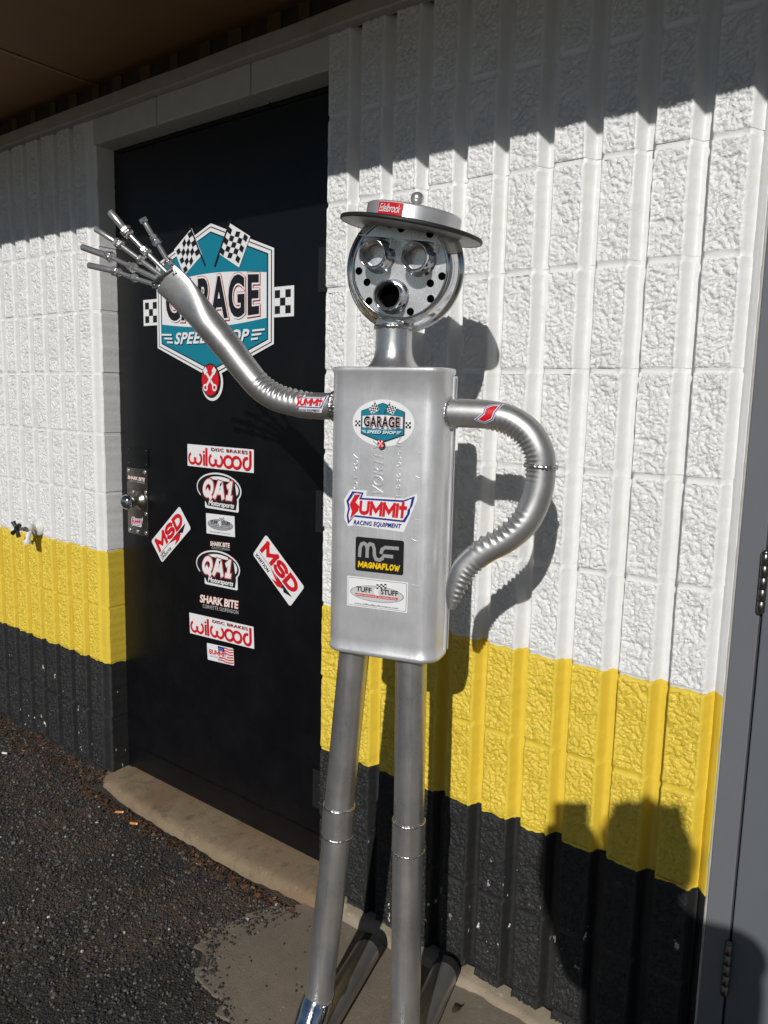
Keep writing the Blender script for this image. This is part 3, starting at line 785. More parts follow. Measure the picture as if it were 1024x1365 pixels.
# latch plates and knob
mb = MB(); mb.box(-.972, -.852, DY-.003, DY+.001, 1.113, 1.177, 'door', .001); bp = dpart(mb.build('cover_plate', door))
for sx, sz in ((-.862, 1.168), (-.862, 1.122), (-.960, 1.168), (-.960, 1.122)):
    mb = MB(); mb.lathe([(.0042, 0), (.004, .0012), (0, .0016)], 'black_metal', 12, Matrix.Translation((sx, DY-.003, sz)) @ Matrix.Rotation(R(90), 4, 'X')); mb.build('screw', bp)
bm = bmesh.new(); mb = MB(); mb.box(-.974, -.859, DY-.0035, DY+.001, .878, 1.106, 'nickel', .0015); kp = dpart(mb.build('knob_plate', door))
for sx, sz in ((-.963, 1.096), (-.870, 1.096), (-.938, 1.024), (-.868, 1.028), (-.868, .955), (-.962, .890), (-.918, .889), (-.870, .889)):
    mb = MB(); T = Matrix.Translation((sx, DY-.0034, sz)) @ Matrix.Rotation(R(90), 4, 'X')
    mb.lathe([(.0068, 0), (.0066, .0016), (.0045, .0024), (.0020, .0012), (0, .0010)], 'bolt', 16, T); mb.build('screw', kp)
T = Matrix.Translation((-.897, DY-.003, .998)) @ Matrix.Rotation(R(90), 4, 'X')
mb = MB(); mb.lathe([(.033, 0), (.0335, .003), (.030, .008), (.021, .014), (.0155, .020), (.0150, .028)], 'nickel', 40, T); mb.build('rose', kp)
kn = [(.0140, .026), (.0140, .030), (.0195, .034), (.0245, .042), (.0262, .051), (.0245, .060), (.0185, .067), (.0095, .0705), (0, .0715)]
mb = MB(); mb.lathe(kn, 'chrome', 40, T); mb.build('knob', kp)
def stick(fn, cx, cz, ang=0.0, y=DY-.0001, args=(), name='sticker', parent=None, lab=None):
    d = Decal(); fn(d, *args); o = d.place(name, parent or door, flat(cx, cz, ang, y)); 
    if parent is None: dpart(o)
    if lab: o['label'] = lab
    return o
stick(badge, -.522, 1.628, lab='large teal and white speed shop badge sticker')
stick(disc_brake_sticker, -.494, 1.168, -.002, lab='upper white sticker with round red letters')
stick(motorsports_sticker, -.499, 1.066, .0, lab='upper outlined white and red motorsports sticker')
stick(accessories_sticker, -.492, .961, .03, args=(.133, .064, True), lab='small white sticker with a grey oval')
stick(bite_sticker, -.494, .895, .06, args=(.098, .026), lab='tiny white and orange lettering sticker')
stick(motorsports_sticker, -.506, .822, .03, lab='lower outlined white and red motorsports sticker')
stick(bite_sticker, -.501, .708, .06, args=(.196, .046), lab='white and orange lettering sticker')
stick(disc_brake_sticker, -.494, .625, .042, lab='lower white sticker with round red letters')
stick(flag_sticker, -.496, .546, .07, lab='small white sticker with a striped flag')
stick(ignition_sticker, -.740, .899, R(41), args=(['SUPER', 'CONDUCTOR'],), lab='white ignition sticker slanting upwards')
stick(ignition_sticker, -.239, .8565, R(-40), args=(['IGNITION'],), lab='white ignition sticker slanting downwards')
stick(bite_sticker, -.918, 1.068, -.02, y=DY-.0036, args=(.104, .022, True), parent=kp, lab='black lettering sticker on the knob plate')
d = Decal(); racing_sticker(d, .46); o = d.place('sticker', kp, flat(-.919, .920, .05, DY-.0036))

# ------------------------------------------------------------------ concrete sill in front of the black door
def build_sill():
    mb = MB(); rows = []; n = 110
    for i in range(n+1):
        t = i/n; x = -1.045+1.12*t
        bulge = math.sin(math.pi*min(1, max(0, t)))**.6
        fy = -.030-.045*bulge+.007*noise.noise(Vector((x*6, 0, 1)))+.003*noise.noise(Vector((x*28, 0, 2)))
        if t < .03: fy *= .3+.7*t/.03
        e = .004*noise.noise(Vector((x*11, 5, 1))); g = gz(x)-.02
        top = .002+e*.5
        prof = [(.13, top+.004), (.05, top+.002), (fy+.06, top), (fy+.030, top-.002), (fy+.015, top-.006+e*.4), (fy+.006, top-.013+e), (fy, top-.024), (fy-.003, g)]
        rows.append([(x, y+.0015*noise.noise(Vector((x*40, y*40, 3))), z+.0015*noise.noise(Vector((x*30, y*30, 7)))) for y, z in prof])
    mb.rings(rows, 'sill', False, False, True, closed=False)
    mb.add(rows[0], [list(range(8))], 'sill'); mb.add(rows[-1], [list(range(8))[::-1]], 'sill')
    o = mb.build('door_sill'); tag(o, 'rounded worn tan concrete sill below the black door', 'sill')
build_sill()

# ------------------------------------------------------------------ grey door at the right
gd = empty('grey_door', (1.54, .02, 0)); tag(gd, 'grey painted steel door and frame beside the block wall', 'door')
def gpart(o): o.location = (-1.54, -.02, 0); return o
mb = MB(); mb.box(1.0175, 1.062, .004, .12, -.2, 2.15, 'grey_frame', .002); gpart(mb.build('door_jamb', gd))
mb = MB(); mb.box(2.020, 2.075, .004, .12, -.2, 2.15, 'grey_frame', .002); gpart(mb.build('door_jamb', gd))
mb = MB(); mb.box(1.0175, 2.075, .0045, .12, 2.1505, 2.21, 'grey_frame', .002); gpart(mb.build('door_head', gd))
mb = MB(); mb.box(1.0655, 2.0165, .010, .055, -.03, 2.147, 'grey_paint', .002); gpart(mb.build('door_slab', gd))
mb = MB(); mb.box(1.05, 2.03, .07, .09, -.2, 2.2, 'black_metal'); gpart(mb.build('rear_panel', gd))  # panel across the whole opening behind the slab
mb = MB(); rows = []
for i in range(120):
    z = -.15+2.35*i/119; a = .0012*noise.noise(Vector((0, 0, z*30)))
    rows.append([(1.0100+a, .040, z), (1.0108+a, .0125, z), (1.0135+a, .0085, z), (1.0185, .0072+a, z), (1.0185, .040, z)])
mb.rings(rows, 'caulk', True, True, True); gpart(mb.build('caulk_bead', gd))
for zc in (1.86, 1.045, .280):
    mb = MB(); 
    for k in range(5):
        z = zc-.054+k*.0218
        mb.lathe([(.0060, z), (.0072, z+.0008), (.0072, z+.0200), (.0060, z+.0208)], 'hinge', 18, Matrix.Translation((1.0640, -.0005, 0)))
    mb.lathe([(.0, zc+.0605), (.004, zc+.0595), (.0062, zc+.057), (.0062, zc+.055)], 'hinge', 18, Matrix.Translation((1.0640, -.0005, 0)))
    mb.lathe([(.0062, zc-.054), (.005, zc-.0565), (0, zc-.058)], 'hinge', 18, Matrix.Translation((1.0640, -.0005, 0)))
    gpart(mb.build('hinge', gd))

# ------------------------------------------------------------------ hose tap on the left wall
tap = empty('hose_tap', (-1.447, 0, .851)); tag(tap, 'small white painted garden tap with black cross handle on the wall', 'tap')
RX = Matrix.Rotation(R(90), 4, 'X')
mb = MB(); mb.lathe([(.034, -.008), (.034, .004), (.030, .009), (.018, .013), (.0135, .018)], 'white_brass', 32, RX); mb.build('flange', tap)
mb = MB(); mb.lathe([(.0125, .010), (.0125, .030), (.0165, .032), (.0165, .046), (.012, .050), (.0115, .060), (.007, .062), (.0065, .082)], 'white_brass', 28, RX)
mb.tube(spline([(0, -.036, -.004), (.006, -.044, -.018), (.009, -.050, -.032), (.010, -.054, -.046)], 5), .0105, 'white_brass', 20); mb.build('body', tap)
mb = MB(); T = Matrix.Translation((.010, -.0545, -.052)); mb.lathe([(.0135, -.006), (.0138, .0), (.0138, .008), (.011, .010)], 'white_brass', 24, T); mb.build('spout_ring', tap)
mb = MB(); mb.lathe([(.0105, .080), (.0115, .083), (.0115, .091), (.006, .094), (0, .0945)], 'black_metal', 20, RX)
for k in range(4):
    a = R(35+90*k); dx, dz = math.cos(a), math.sin(a)
    mb.tube([(0, -.087, 0), (dx*.014, -.087, dz*.014), (dx*.026, -.089, dz*.026), (dx*.031, -.089, dz*.031)], lambda t: .0058+.003*t, 'black_metal', 12)
mb.build('handle', tap)

# ------------------------------------------------------------------ the exhaust pipe sculpture
TH = .28
robot = empty('robot_sculpture', (.48, -.325, 0), TH)
tag(robot, 'waving robot figure welded from exhaust pipes and a muffler', 'sculpture')
def W(a, b, z): return Vector((a, -b, z))          # a: to the robot's side, b: forwards, z: up
# --- torso
TA, TW, TT, TR = -.011, .1125, .050, .036
def rr_ring(grow, z, n=10):
    o = []; w, t, r = TW+grow, TT+grow, TR+grow*.5
    for cx, cy, a in ((w-r, t-r, 0), (-w+r, t-r, 90), (-w+r, -t+r, 180), (w-r, -t+r, 270)):
        o += [Vector((TA+cx+r*math.cos(R(a+90*i/n)), cy+r*math.sin(R(a+90*i/n)), z)) for i in range(n+1)]
    return o
mb = MB()
mb.rings([rr_ring(-.012, .868), rr_ring(-.003, .8685), rr_ring(.0, .871), rr_ring(.0015, .874), rr_ring(.0015, .878), rr_ring(0, .8805)]+[rr_ring(0, .90+.05*i) for i in range(10)]+[rr_ring(0, 1.402), rr_ring(.0018, 1.4045), rr_ring(.0020, 1.410), rr_ring(.0012, 1.4125), rr_ring(-.001, 1.4135), rr_ring(-.002, 1.4105), rr_ring(-.02, 1.408)], 'steel')
torso = mb.build('torso', robot)
mb = MB()
for db in (-.006, .006):
    mb = MB(); mb.tube([(TA+TW+.0012, .018+db, .882), (TA+TW+.0012, .018+db, 1.40)], .0032, 'steel', 12); mb.build('side_seam', torso)
# dents and scratches on the rounded right edge
rd = random.Random(11)
for (a, z, l, s_) in ((.052, 1.262, .018, .02), (.050, 1.221, .016, -.3), (.050, 1.140, .018, .05), (.047, 1.106, .017, -.35), (.049, 1.018, .022, .04)):
    pts = []
    for i in range(9):
        x = a+l*i/8; fx = TA+TW-TR; yy = -TT if x < fx else -(TT-TR+math.sqrt(max(0, TR*TR-(x-fx)**2)))
        pts.append((x, yy+.0003, z+s_*l*i/8+.0008*math.sin(i)))
    mb = MB(); mb.tube(pts, lambda t: .0008*math.sin(math.pi*min(.98, max(.02, t)))+.00015, 'steel', 8); mb.build('crease_mark', torso)
def tface(cx, cz, ang=0.0): return flat(cx, cz, ang, -TT-.0001)
def emboss(text_, box, rot):
    d = Decal(); d.text(text_, box, 'steel', .0, .25 if text_ == 'VORTEX' else 0, 1.0, rot=rot); mb = MB()
    v, f, k, l = d.items[0]
    n = len(v); mb.add([(x, -TT-.0016, z) for x, z in v], f, 'steel')
    edges = {}
    for fc in f:
        for i in range(len(fc)):
            e = (fc[i], fc[(i+1) % len(fc)]); edges[e] = edges.get(e, 0)+1
    side = [(a, b, b+n, a+n) for (a, b) in edges if (b, a) not in edges]
    mb.add([(x, -TT-.0016, z) for x, z in v]+[(x, -TT+.0005, z) for x, z in v], side, 'steel')
    return mb.build('embossed_lettering', torso)
def rotbox(cx, cz, length, height): return (cx-length/2, cz-height/2, cx+length/2, cz+height/2)
emboss('VORTEX', rotbox(-.018, 1.232, .100, .022), R(90)); emboss('LOT 207', rotbox(-.063, 1.215, .075, .009), R(90)); emboss('T 6364054 IN', rotbox(.022, 1.232, .115, .009), R(90))
def oval_badge(d):
    d.poly(ell(0, 0, .0605, .0425, 56), 'ink_white'); badge(d, .165, True)
d = Decal(); oval_badge(d); o = d.place('sticker', torso, tface(-.010, 1.3125)); o['label'] = 'white oval speed shop sticker'
d = Decal(); racing_sticker(d); o = d.place('sticker', torso, tface(-.0125, 1.147)); o['label'] = 'red and blue jagged racing sticker'
d = Decal(); flow_sticker(d); o = d.place('sticker', torso, tface(-.0115, 1.0665)); o['label'] = 'black sticker with silver and yellow letters'
d = Decal(); accessories_sticker(d, .123, .058); o = d.place('sticker', torso, tface(-.0145, .993)); o['label'] = 'white sticker with a grey oval and red bar'
# --- neck
mb = MB(); Tn = Matrix.Translation(W(-.012, 0, 0))
mb.lathe([(.052, 1.4085), (.051, 1.4125), (.0475, 1.416), (.041, 1.424), (.0365, 1.434), (.0345, 1.446), (.0340, 1.46), (.0340, 1.50)], 'steel_pipe', 44, Tn)
neck = mb.build('neck', robot)
mb = MB(); mb.bead(W(-.012, 0, 1.487), (0, 0, 1), .0345, .003, 'weld', 3); mb.build('weld_bead', neck)
# --- head: tapered chrome pan seen from the front, axis along +Z of its own matrix
HC = W(.006, .002, 1.5885)
tilt = R(3); roll = R(7); yaw = R(4)
zax = (Vector((math.sin(yaw), -math.cos(yaw), -math.tan(tilt)))).normalized()
upv = Vector((math.sin(roll), 0, math.cos(roll))); xax = upv.cross(zax).normalized(); yax = zax.cross(xax)
MH = Matrix(((xax.x, yax.x, zax.x, HC.x), (xax.y, yax.y, zax.y, HC.y), (xax.z, yax.z, zax.z, HC.z), (0, 0, 0, 1)))
mb = MB()
mb.lathe([(0, -.062), (.05, -.061), (.085, -.055), (.098, -.045), (.1035, -.030), (.1045, -.014), (.1050, -.006), (.1095, -.004), (.1115, .0), (.1105, .004), (.107, .0060), (.1035, .0085), (.1015, .0125), (.0985, .020), (.0945, .028), (.0905, .0335), (.0880, .0355), (.0862, .0350), (.0850, .0325)], 'chrome', 72, MH, open_end=True)
head = mb.build('head', robot)
mb = MB(); mb.lathe([(.0858, .0318), (.060, .0322), (0, .0322)], 'plate_steel', 60, MH, open_end=True); mb.build('face_plate', head)
def hp(p, q, h): return MH @ Vector((p, q, h))
holes = [(-.0760, -.012), (-.058, -.030), (-.050, -.062), (.030, -.072), (.064, -.046), (.060, -.020), (.079, -.006), (-.006, .067), (.018, .081), (.056, .073), (-.030, .078), (-.079, .036)]
for p, q in holes:
    if (p*p+q*q) > .080**2: k = .078/math.hypot(p, q); p *= k; q *= k
    mb = MB(); T = MH @ Matrix.Translation((p, q, .0323)); mb.lathe([(.0068, 0), (.0066, .0004), (0, .0004)], 'hole_shade', 20, T); mb.build('hole_shade', head)  # flat black discs laid on the plate as the shade of holes
def stub(name, p, q, r, L, dirx=0.0, diry=0.0, rings_=3):
    mb = MB(); T = MH @ Matrix.Translation((p, q, .0322)) @ Matrix.Rotation(dirx, 4, 'Y') @ Matrix.Rotation(diry, 4, 'X')
    mb.lathe([(r+.006, -.001), (r+.004, .002), (r+.0005, .006), (r, .010), (r, L-.001), (r-.0006, L), (r-.0022, L), (r-.0028, L-.001)], 'chrome', 40, T, open_end=True)
    prof = [(r-.0028, L-.001)]
    for i in range(rings_):
        h = L-.006-i*.0075; prof += [(r-.0028, h), (r-.0050, h-.002), (r-.0050, h-.0035), (r-.0030, h-.0055)]
    prof += [(r-.004, .004)]
    mb.lathe(prof, 'rear_pipe', 40, T, open_end=True)  # inner wall in darker steel, shade of the interior put into its colour
    mb.lathe([(r-.004, .004), (.004, .0036), (0, .0036)], 'plate_steel' if name == 'eye_tube' else 'hole_shade', 32, T, open_end=True)  # mouth floor coloured black for the shade deep in the tube
    return mb.build(name, head)
stub('eye_tube', -.040, .016, .0245, .044); stub('eye_tube', .036, .018, .0245, .044); stub('mouth_tube', -.006, -.050, .0255, .036, rings_=2)
for p in (-.042, .038):
    mb = MB(); pts = []
    for hgt in (.0324, .064):
        pts += [hp(p-.029, .046, hgt), hp(p+.029, .046, hgt), hp(p+.029, .0472, hgt), hp(p-.029, .0472, hgt)]
    mb.add(pts, [(0, 1, 5, 4), (1, 2, 6, 5), (2, 3, 7, 6), (3, 0, 4, 7), (4, 5, 6, 7), (0, 3, 2, 1)], 'plate_steel')
    pts = []
    for hgt in (.0324, .062):
        pts += [hp(p+.0285, .030, hgt), hp(p+.0297, .030, hgt), hp(p+.0297, .046, hgt), hp(p+.0285, .046, hgt)]
    mb.add(pts, [(0, 1, 5, 4), (1, 2, 6, 5), (2, 3, 7, 6), (3, 0, 4, 7), (4, 5, 6, 7), (0, 3, 2, 1)], 'plate_steel')
    mb.build('brow_plate', head)
# --- hat: round air cleaner with black rimmed brim
hatc = W(.020, .010, 1.6545); fr_ = R(1.5); rr_ = R(10.5)
hz = Vector((math.sin(rr_), -math.sin(fr_), 1)).normalized(); hx = Vector((1, 0, 0)); hx = (hx-hz*hx.dot(hz)).normalized(); hy = hz.cross(hx)
MT = Matrix(((hx.x, hy.x, hz.x, hatc.x), (hx.y, hy.y, hz.y, hatc.y), (hx.z, hy.z, hz.z, hatc.z), (0, 0, 0, 1)))
mb = MB(); mb.lathe([(0, -.0022), (.085, -.0022), (.122, -.0022), (.1262, -.0020)], 'brim_under', 72, MT)
mb.lathe([(.1255, -.0018), (.1275, -.0030), (.1292, -.001), (.1295, .0015), (.1282, .0042), (.124, .0054), (.080, .0066)], 'rubber', 72, MT)
hat = mb.build('hat', robot)
mb = MB(); mb.lathe([(.0862, .0060), (.0862, .008), (.0852, .0095), (.0852, .0290), (.0845, .0325), (.0815, .0345), (.055, .0360), (.02, .0375), (0, .0378)], 'hat_steel', 72, MT); mb.build('crown', hat)
mb = MB(); mb.lathe([(.0045, .037), (.0045, .046), (.0090, .0475), (.0118, .052), (.0120, .056), (.0105, .0615), (.006, .0655), (0, .067)], 'bolt', 28, MT); mb.build('top_nut', hat)
def crown_map(a0, zc):
    def fn(x, z, l):
        a = a0+x/.0852; rad = .0853+l
        return MT @ Vector((rad*math.sin(a), -rad*math.cos(a), zc+z))
    return fn
d = Decal()
n = 10; w_, h_ = .0510, .0225
def strip(d, w, h, ink_):
    v = []; f = []
    for i in range(n+1): v += [(-w/2+w*i/n, -h/2), (-w/2+w*i/n, h/2)]
    for i in range(n): f.append((2*i, 2*i+2, 2*i+3, 2*i+1))
    d.items.append((v, f, ink_, d.layer)); d.layer += 1
strip(d, w_, h_, 'ink_white'); strip(d, w_-.0016, h_-.0016, 'ink_red')
d.layer = 5
d.text('Edelbrock', (-.0210, -.0060, .0215, .0072), 'ink_white', .004, .40, .92)
o = d.place('badge', hat, crown_map(R(-9), .0205)); o['label'] = 'red badge with white script'
# --- arms
def taper_noise(seed): return lambda t: 1+.01*noise.noise(Vector((t*9, seed, 0)))
ARM_R = [(.0951, 0, 1.334), (.1361, 0, 1.3337), (.1736, 0, 1.3321), (.2121, 0, 1.324), (.2452, 0, 1.3027), (.2652, 0, 1.2719), (.2706, 0, 1.2445), (.2701, .002, 1.2101), (.2621, .006, 1.174), (.2462, .012, 1.1413), (.2183, .02, 1.113), (.1816, .028, 1.0892), (.1503, .036, 1.0573), (.1358, .044, 1.0185), (.1305, .050, .9815)]
ARM_L = [(-.105, 0, 1.3406), (-.1774, 0, 1.3396), (-.2132, .004, 1.3432), (-.2518, .01, 1.3525), (-.2863, .015, 1.3723), (-.3175, .02, 1.4055), (-.3521, .028, 1.4488), (-.3887, .038, 1.4919), (-.4201, .048, 1.529), (-.45, .055, 1.5605), (-.4745, .06, 1.5822)]
def bent_tube(mb, pts, rad, zones, mname, sub=22, flatten=None, n=40):
    """tube in the a-z plane; zones: (t0, t1, side, amp, period) wrinkles on the inner side of a bend"""
    P = spline([W(*p) for p in pts], sub); L = len(P)
    # arc length
    S_ = [0.0]
    for i in range(1, L): S_.append(S_[-1]+(P[i]-P[i-1]).length)
    tot = S_[-1]; rings = []
    for i in range(L):
        T = (P[min(i+1, L-1)]-P[max(i-1, 0)]).normalized(); t = S_[i]/tot
        out = Vector((0, -1, 0)); out = (out-T*out.dot(T)).normalized(); side = T.cross(out)   # side lies in the bend plane
        r = rad(t); ring = []
        fw, ft = flatten(t) if flatten else (1, 1)
        for k in range(n):
            ph = 2*math.pi*k/n; co, sn = math.cos(ph), math.sin(ph)
            q = r
            for (t0, t1, sd, amp, per) in zones:
                if t0 < t < t1:
                    env = math.sin(math.pi*(t-t0)/(t1-t0))**.5
                    wgt = max(0, sd*sn-.05)/.95; wgt = min(1, wgt*1.15)**1.1
                    q += env*wgt*amp*math.sin(2*math.pi*S_[i]/per+.6*noise.noise(Vector((S_[i]*60, 0, t0))))
            q *= 1+.012*noise.noise(Vector((S_[i]*25, co*1.5, sn*1.5)))
            ring.append(P[i]+out*(co*q*ft)+side*(sn*q*fw))
        rings.append(ring)
    mb.rings(rings, mname, True, True); return P, rings
# robot's left arm (bent to the hip)
def radR(t):
    if t < .60: return .0258
    if t < .86: return .0258-.004*(t-.60)/.26
    return .0218-.0150*((t-.86)/.14)**1.6
def flR(t):
    if t < .62: return (1, 1)
    k = min(1, (t-.62)/.3); return (1+.06*k, 1-.35*k)
mb = MB(); PR, RRg = bent_tube(mb, ARM_R, radR, [(.13, .47, 1, .0026, .0098), (.56, .80, 1, .0030, .0135), (.80, .985, -1, .0026, .0105)], 'arm_steel', flatten=flR)
arm_r = mb.build('bent_arm', robot)
mb = MB(); mb.bead(W(.098, 0, 1.334), (1, 0, .01), .0262, .0038, 'weld', 1); mb.build('weld_bead', arm_r); mb = MB(); mb.bead(W(.2706, 0, 1.2450), (.05, 0, 1), .0266, .0030, 'weld', 2); mb.build('weld_bead', arm_r)
# dent in the forearm
mb = MB(); mb.tube(spline([W(.262, .0275, 1.196), W(.272, .026, 1.203), W(.282, .021, 1.206), (.291, -.012, 1.212)], 6), lambda t: .0004+.0022*math.sin(math.pi*t), 'arm_steel', 10); mb.build('dent_ridge', arm_r)
# lettering on the upper arms: mapped round the tube
def arm_map(c, axis_a, tilt_, rad_, cx=0.0):
    def fn(x, z, l):
        ph = z/rad_+tilt_; rr = rad_+.0004+l
        return W(c[0]+x*axis_a[0], 0, c[2]+x*axis_a[1])+Vector((0, -rr*math.cos(ph), rr*math.sin(ph)))
    return fn
def lightning_sticker(d):
    base = [Vector(p) for p in ((.0197, .015), (.0128, .004), (.0087, -.008), (-.005, -.0155), (-.0145, -.0117), (-.0035, -.0027), (-.002, .007), (.0074, .0128))]
    def grow(g):
        n_ = len(base); o = []
        for i in range(n_):
            a, b, c = base[i-1], base[i], base[(i+1) % n_]; e1 = (b-a).normalized(); e2 = (c-b).normalized()
            n1 = Vector((-e1.y, e1.x)); n2 = Vector((-e2.y, e2.x)); m_ = (n1+n2).normalized(); o.append(tuple(b+m_*g/max(.35, m_.dot(n1))))
        return o
    d.poly(grow(.0042), 'ink_white'); d.poly(grow(.0030), 'ink_blue'); d.poly(grow(.0014), 'ink_white'); d.poly(grow(0), 'ink_red')
d = Decal(); lightning_sticker(d)
LAY_OLD = LAY
d.place('sticker', arm_r, arm_map((.176, 0, 1.3318), (1, -.06), R(8), .0262), cell=.004)
# robot's right arm (raised hand)
def radL(t): return .0258+.0035*min(1, max(0, (t-.35)/.3))
def flL(t):
    if t < .72: return (1, 1)
    k = min(1, (t-.72)/.22); k = k*k*(3-2*k); return (1+.16*k, 1-.74*k)
mb = MB(); PL, RLg = bent_tube(mb, ARM_L, radL, [(.15, .44, 1, .0030, .0125)], 'arm_steel', flatten=flL)
arm_l = mb.build('raised_arm', robot)
mb = MB(); mb.bead(W(-.121, 0, 1.3406), (1, 0, 0), .0262, .0042, 'weld', 5, lump=.7); mb.build('weld_bead', arm_l); mb = MB(); mb.bead(W(-.131, 0, 1.3406), (1, 0, 0), .0256, .0030, 'weld', 8, lump=.9); mb.build('weld_bead', arm_l)
d = Decal(); racing_sticker(d, .50); d.place('sticker', arm_l, arm_map((-.172, 0, 1.3398), (1, 0), R(6), .0262), cell=.005)
# flattened seam edges of the hand
mb = MB(); mb.tube(spline([W(-.4545, .066, 1.5986), W(-.470, .069, 1.590), W(-.488, .069, 1.580), W(-.5036, .064, 1.5716)], 5), .0035, 'weld', 10, mod=lambda t, p: 1+.5*noise.noise(Vector((t*18, p, 0)))); mb.build('weld_bead', arm_l)
FING = [([(-.4537, .058, 1.5919), (-.4639, .066, 1.6122), (-.4829, .08, 1.6502), (-.4993, .095, 1.6863)], (.0040, .0042, .0042), 'head'),
        ([(-.4691, .058, 1.5891), (-.5169, .066, 1.633), (-.5518, .078, 1.6693), (-.5835, .09, 1.709)], (.0044, .0046, .0062), ''),
        ([(-.4832, .058, 1.5851), (-.5392, .06, 1.622), (-.5833, .066, 1.6517), (-.6344, .075, 1.6817)], (.0044, .0044, .0050), ''),
        ([(-.489, .058, 1.5786), (-.5603, .056, 1.6076), (-.616, .054, 1.6298), (-.6899, .052, 1.6533)], (.0046, .0044, .0060), ''),
        ([(-.5033, .058, 1.5711), (-.5587, .055, 1.5871), (-.6033, .05, 1.601), (-.6808, .045, 1.6177)], (.0040, .0040, .0058), '')]
def frame_at(p, dvec):
    z = Vector(dvec).normalized(); x = z.cross(Vector((.3, 1, .2))).normalized(); y = z.cross(x)
    return Matrix(((x.x, y.x, z.x, p.x), (x.y, y.y, z.y, p.y), (x.z, y.z, z.z, p.z), (0, 0, 0, 1)))
def hexnut(mb, p, dvec, r, h, mname='bolt', rot=0.0):
    T = frame_at(p, dvec); n6 = [(r*math.cos(R(60*i)+rot), r*math.sin(R(60*i)+rot)) for i in range(6)]
    rings = [[T @ Vector((x*s_, y*s_, z)) for x, y in n6] for s_, z in ((.86, -h/2), (1, -h/2+.0012), (1, h/2-.0012), (.86, h/2))]
    mb.rings(rings, mname, True, True, False)
for fi, (pts, rads, kind) in enumerate(FING):
    P = [W(*p) for p in pts]; mb = MB(); rads = tuple(q*1.15 for q in rads)
    d0 = (P[0]-P[1]).normalized(); P[0] = P[0]+d0*.014
    for i in range(3):
        dv = (P[i+1]-P[i]).normalized(); r = rads[i]; T = frame_at(P[i], dv); L = (P[i+1]-P[i]).length
        prof = [(r*.9, 0), (r, .001)]
        nth = int(L/.0022) if i < 2 or fi == 3 else 0
        if nth:      # threaded rod
            for q in range(nth): prof += [(r*1.0, .001+L*(q+.25)/nth), (r*.90, .001+L*(q+.75)/nth)]
        prof += [(r, L-.001), (r*.9, L)]
        mb.lathe(prof, 'bolt', 14, T)
    f_ = mb.build('finger', arm_l)
    for i in (1, 2):
        dv = (P[i+1]-P[i]).normalized(); mb = MB()
        hexnut(mb, P[i]-dv*.003, P[i]-P[i-1], rads[i-1]*1.95, .0085, rot=fi*.4)
        if i == 2 or fi in (1, 3): hexnut(mb, P[i]+dv*.007, dv, rads[i]*1.6, .008, rot=fi*.7)
        mb.bead(P[i], dv, rads[i]*1.1, .003, 'weld', fi*3+i, 24, .8)
        mb.build('nut', f_)
    if kind == 'head': 
        mb = MB(); hexnut(mb, P[3], P[3]-P[2], .0088, .0075, rot=.3); mb.build('bolt_head', f_)
    mb = MB(); mb.bead(P[0]-d0*.012, d0, rads[0]*1.1, .0032, 'weld', fi*5+30, 24, .9); mb.build('weld_bead', f_)
# --- legs
def leg(top, k0, k1, bot, name_seed):
    mb = MB(); t_, a_, b_, c_ = W(*top), W(*k0), W(*k1), W(*bot)
    ex = (t_-a_).normalized()
    mb.tube([t_+ex*.03, t_, a_*.5+t_*.5, a_, a_*.4+b_*.6], .0305, 'steel_pipe', 36)
    mb.tube([b_*.6+a_*.4, b_, b_*.5+c_*.5, c_], .0308, 'steel_pipe', 36)
    L_ = mb.build('leg', robot)
    mb = MB(); mb.tube([a_, a_*.98+b_*.02, a_*.5+b_*.5, b_*.98+a_*.02, b_], .0330, 'steel_pipe', 40); s_ = mb.build('knee_sleeve', L_)
    mb = MB(); mb.bead(a_, a_-b_, .0322, .0016, 'weld', name_seed, 72, .5); mb.build('weld_bead', L_); mb = MB(); mb.bead(b_, a_-b_, .0322, .0017, 'weld', name_seed+1, 72, .5); mb.build('weld_bead', L_)
    return L_
GR = -.040
lL = leg((-.0796, 0, .868), (-.1089, 0, .5232), (-.1113, 0, .4593), (-.1499, 0, .067), 3)
lR = leg((.0402, 0, .868), (.0446, 0, .5259), (.0448, 0, .4631), (.0500, 0, .035), 6)
for a0, lt in ((-.0796, lL), (.0402, lR)):
    mb = MB(); mb.bead(W(a0, 0, .8665), (0, 0, 1), .0312, .0034, 'weld', a0*50, 64, .8); mb.build('weld_bead', lt)
# feet: a bright elbow bending forward, and a long pipe lying back to the wall
for a0, zt, nm in ((-.1500, .067, 'left'), (.0500, .035, 'right')):
    mb = MB(); ft = spline([W(a0, 0, zt+.002), W(a0-.004, .014, zt-.018), W(a0-.006, .045, zt*.25-.004), W(a0-.004, .10, -.006), W(a0, .20, -.008), W(a0, .235, -.008)], 8)
    mb.tube(ft, lambda t: .0312+.003*min(1, t*4), 'chrome', 36, up=(1, 0, 0)); f_ = mb.build('foot', robot)
    mb = MB(); mb.bead(W(a0, 0, zt+.002), (-.1, -.1, 1), .0320, .0028, 'weld', a0*90, 64, .9); mb.build('weld_bead', f_)
    mb = MB(); mb.tube([W(a0+.004, b, GR+.034) for b in (.02, -.05, -.10, -.16, -.22, -.262, -.274, -.281, -.284)], lambda t: .0315, 'rear_pipe', 40, mod=lambda t, p: (1 if t < .7 else 1)); mb.build('heel_pipe', robot)
    mb = MB(); mb.tube([W(a0+.004, -.262, GR+.034), W(a0+.004, -.287, GR+.034)], .0328, 'rubber', 40); mb.build('heel_cap', robot)

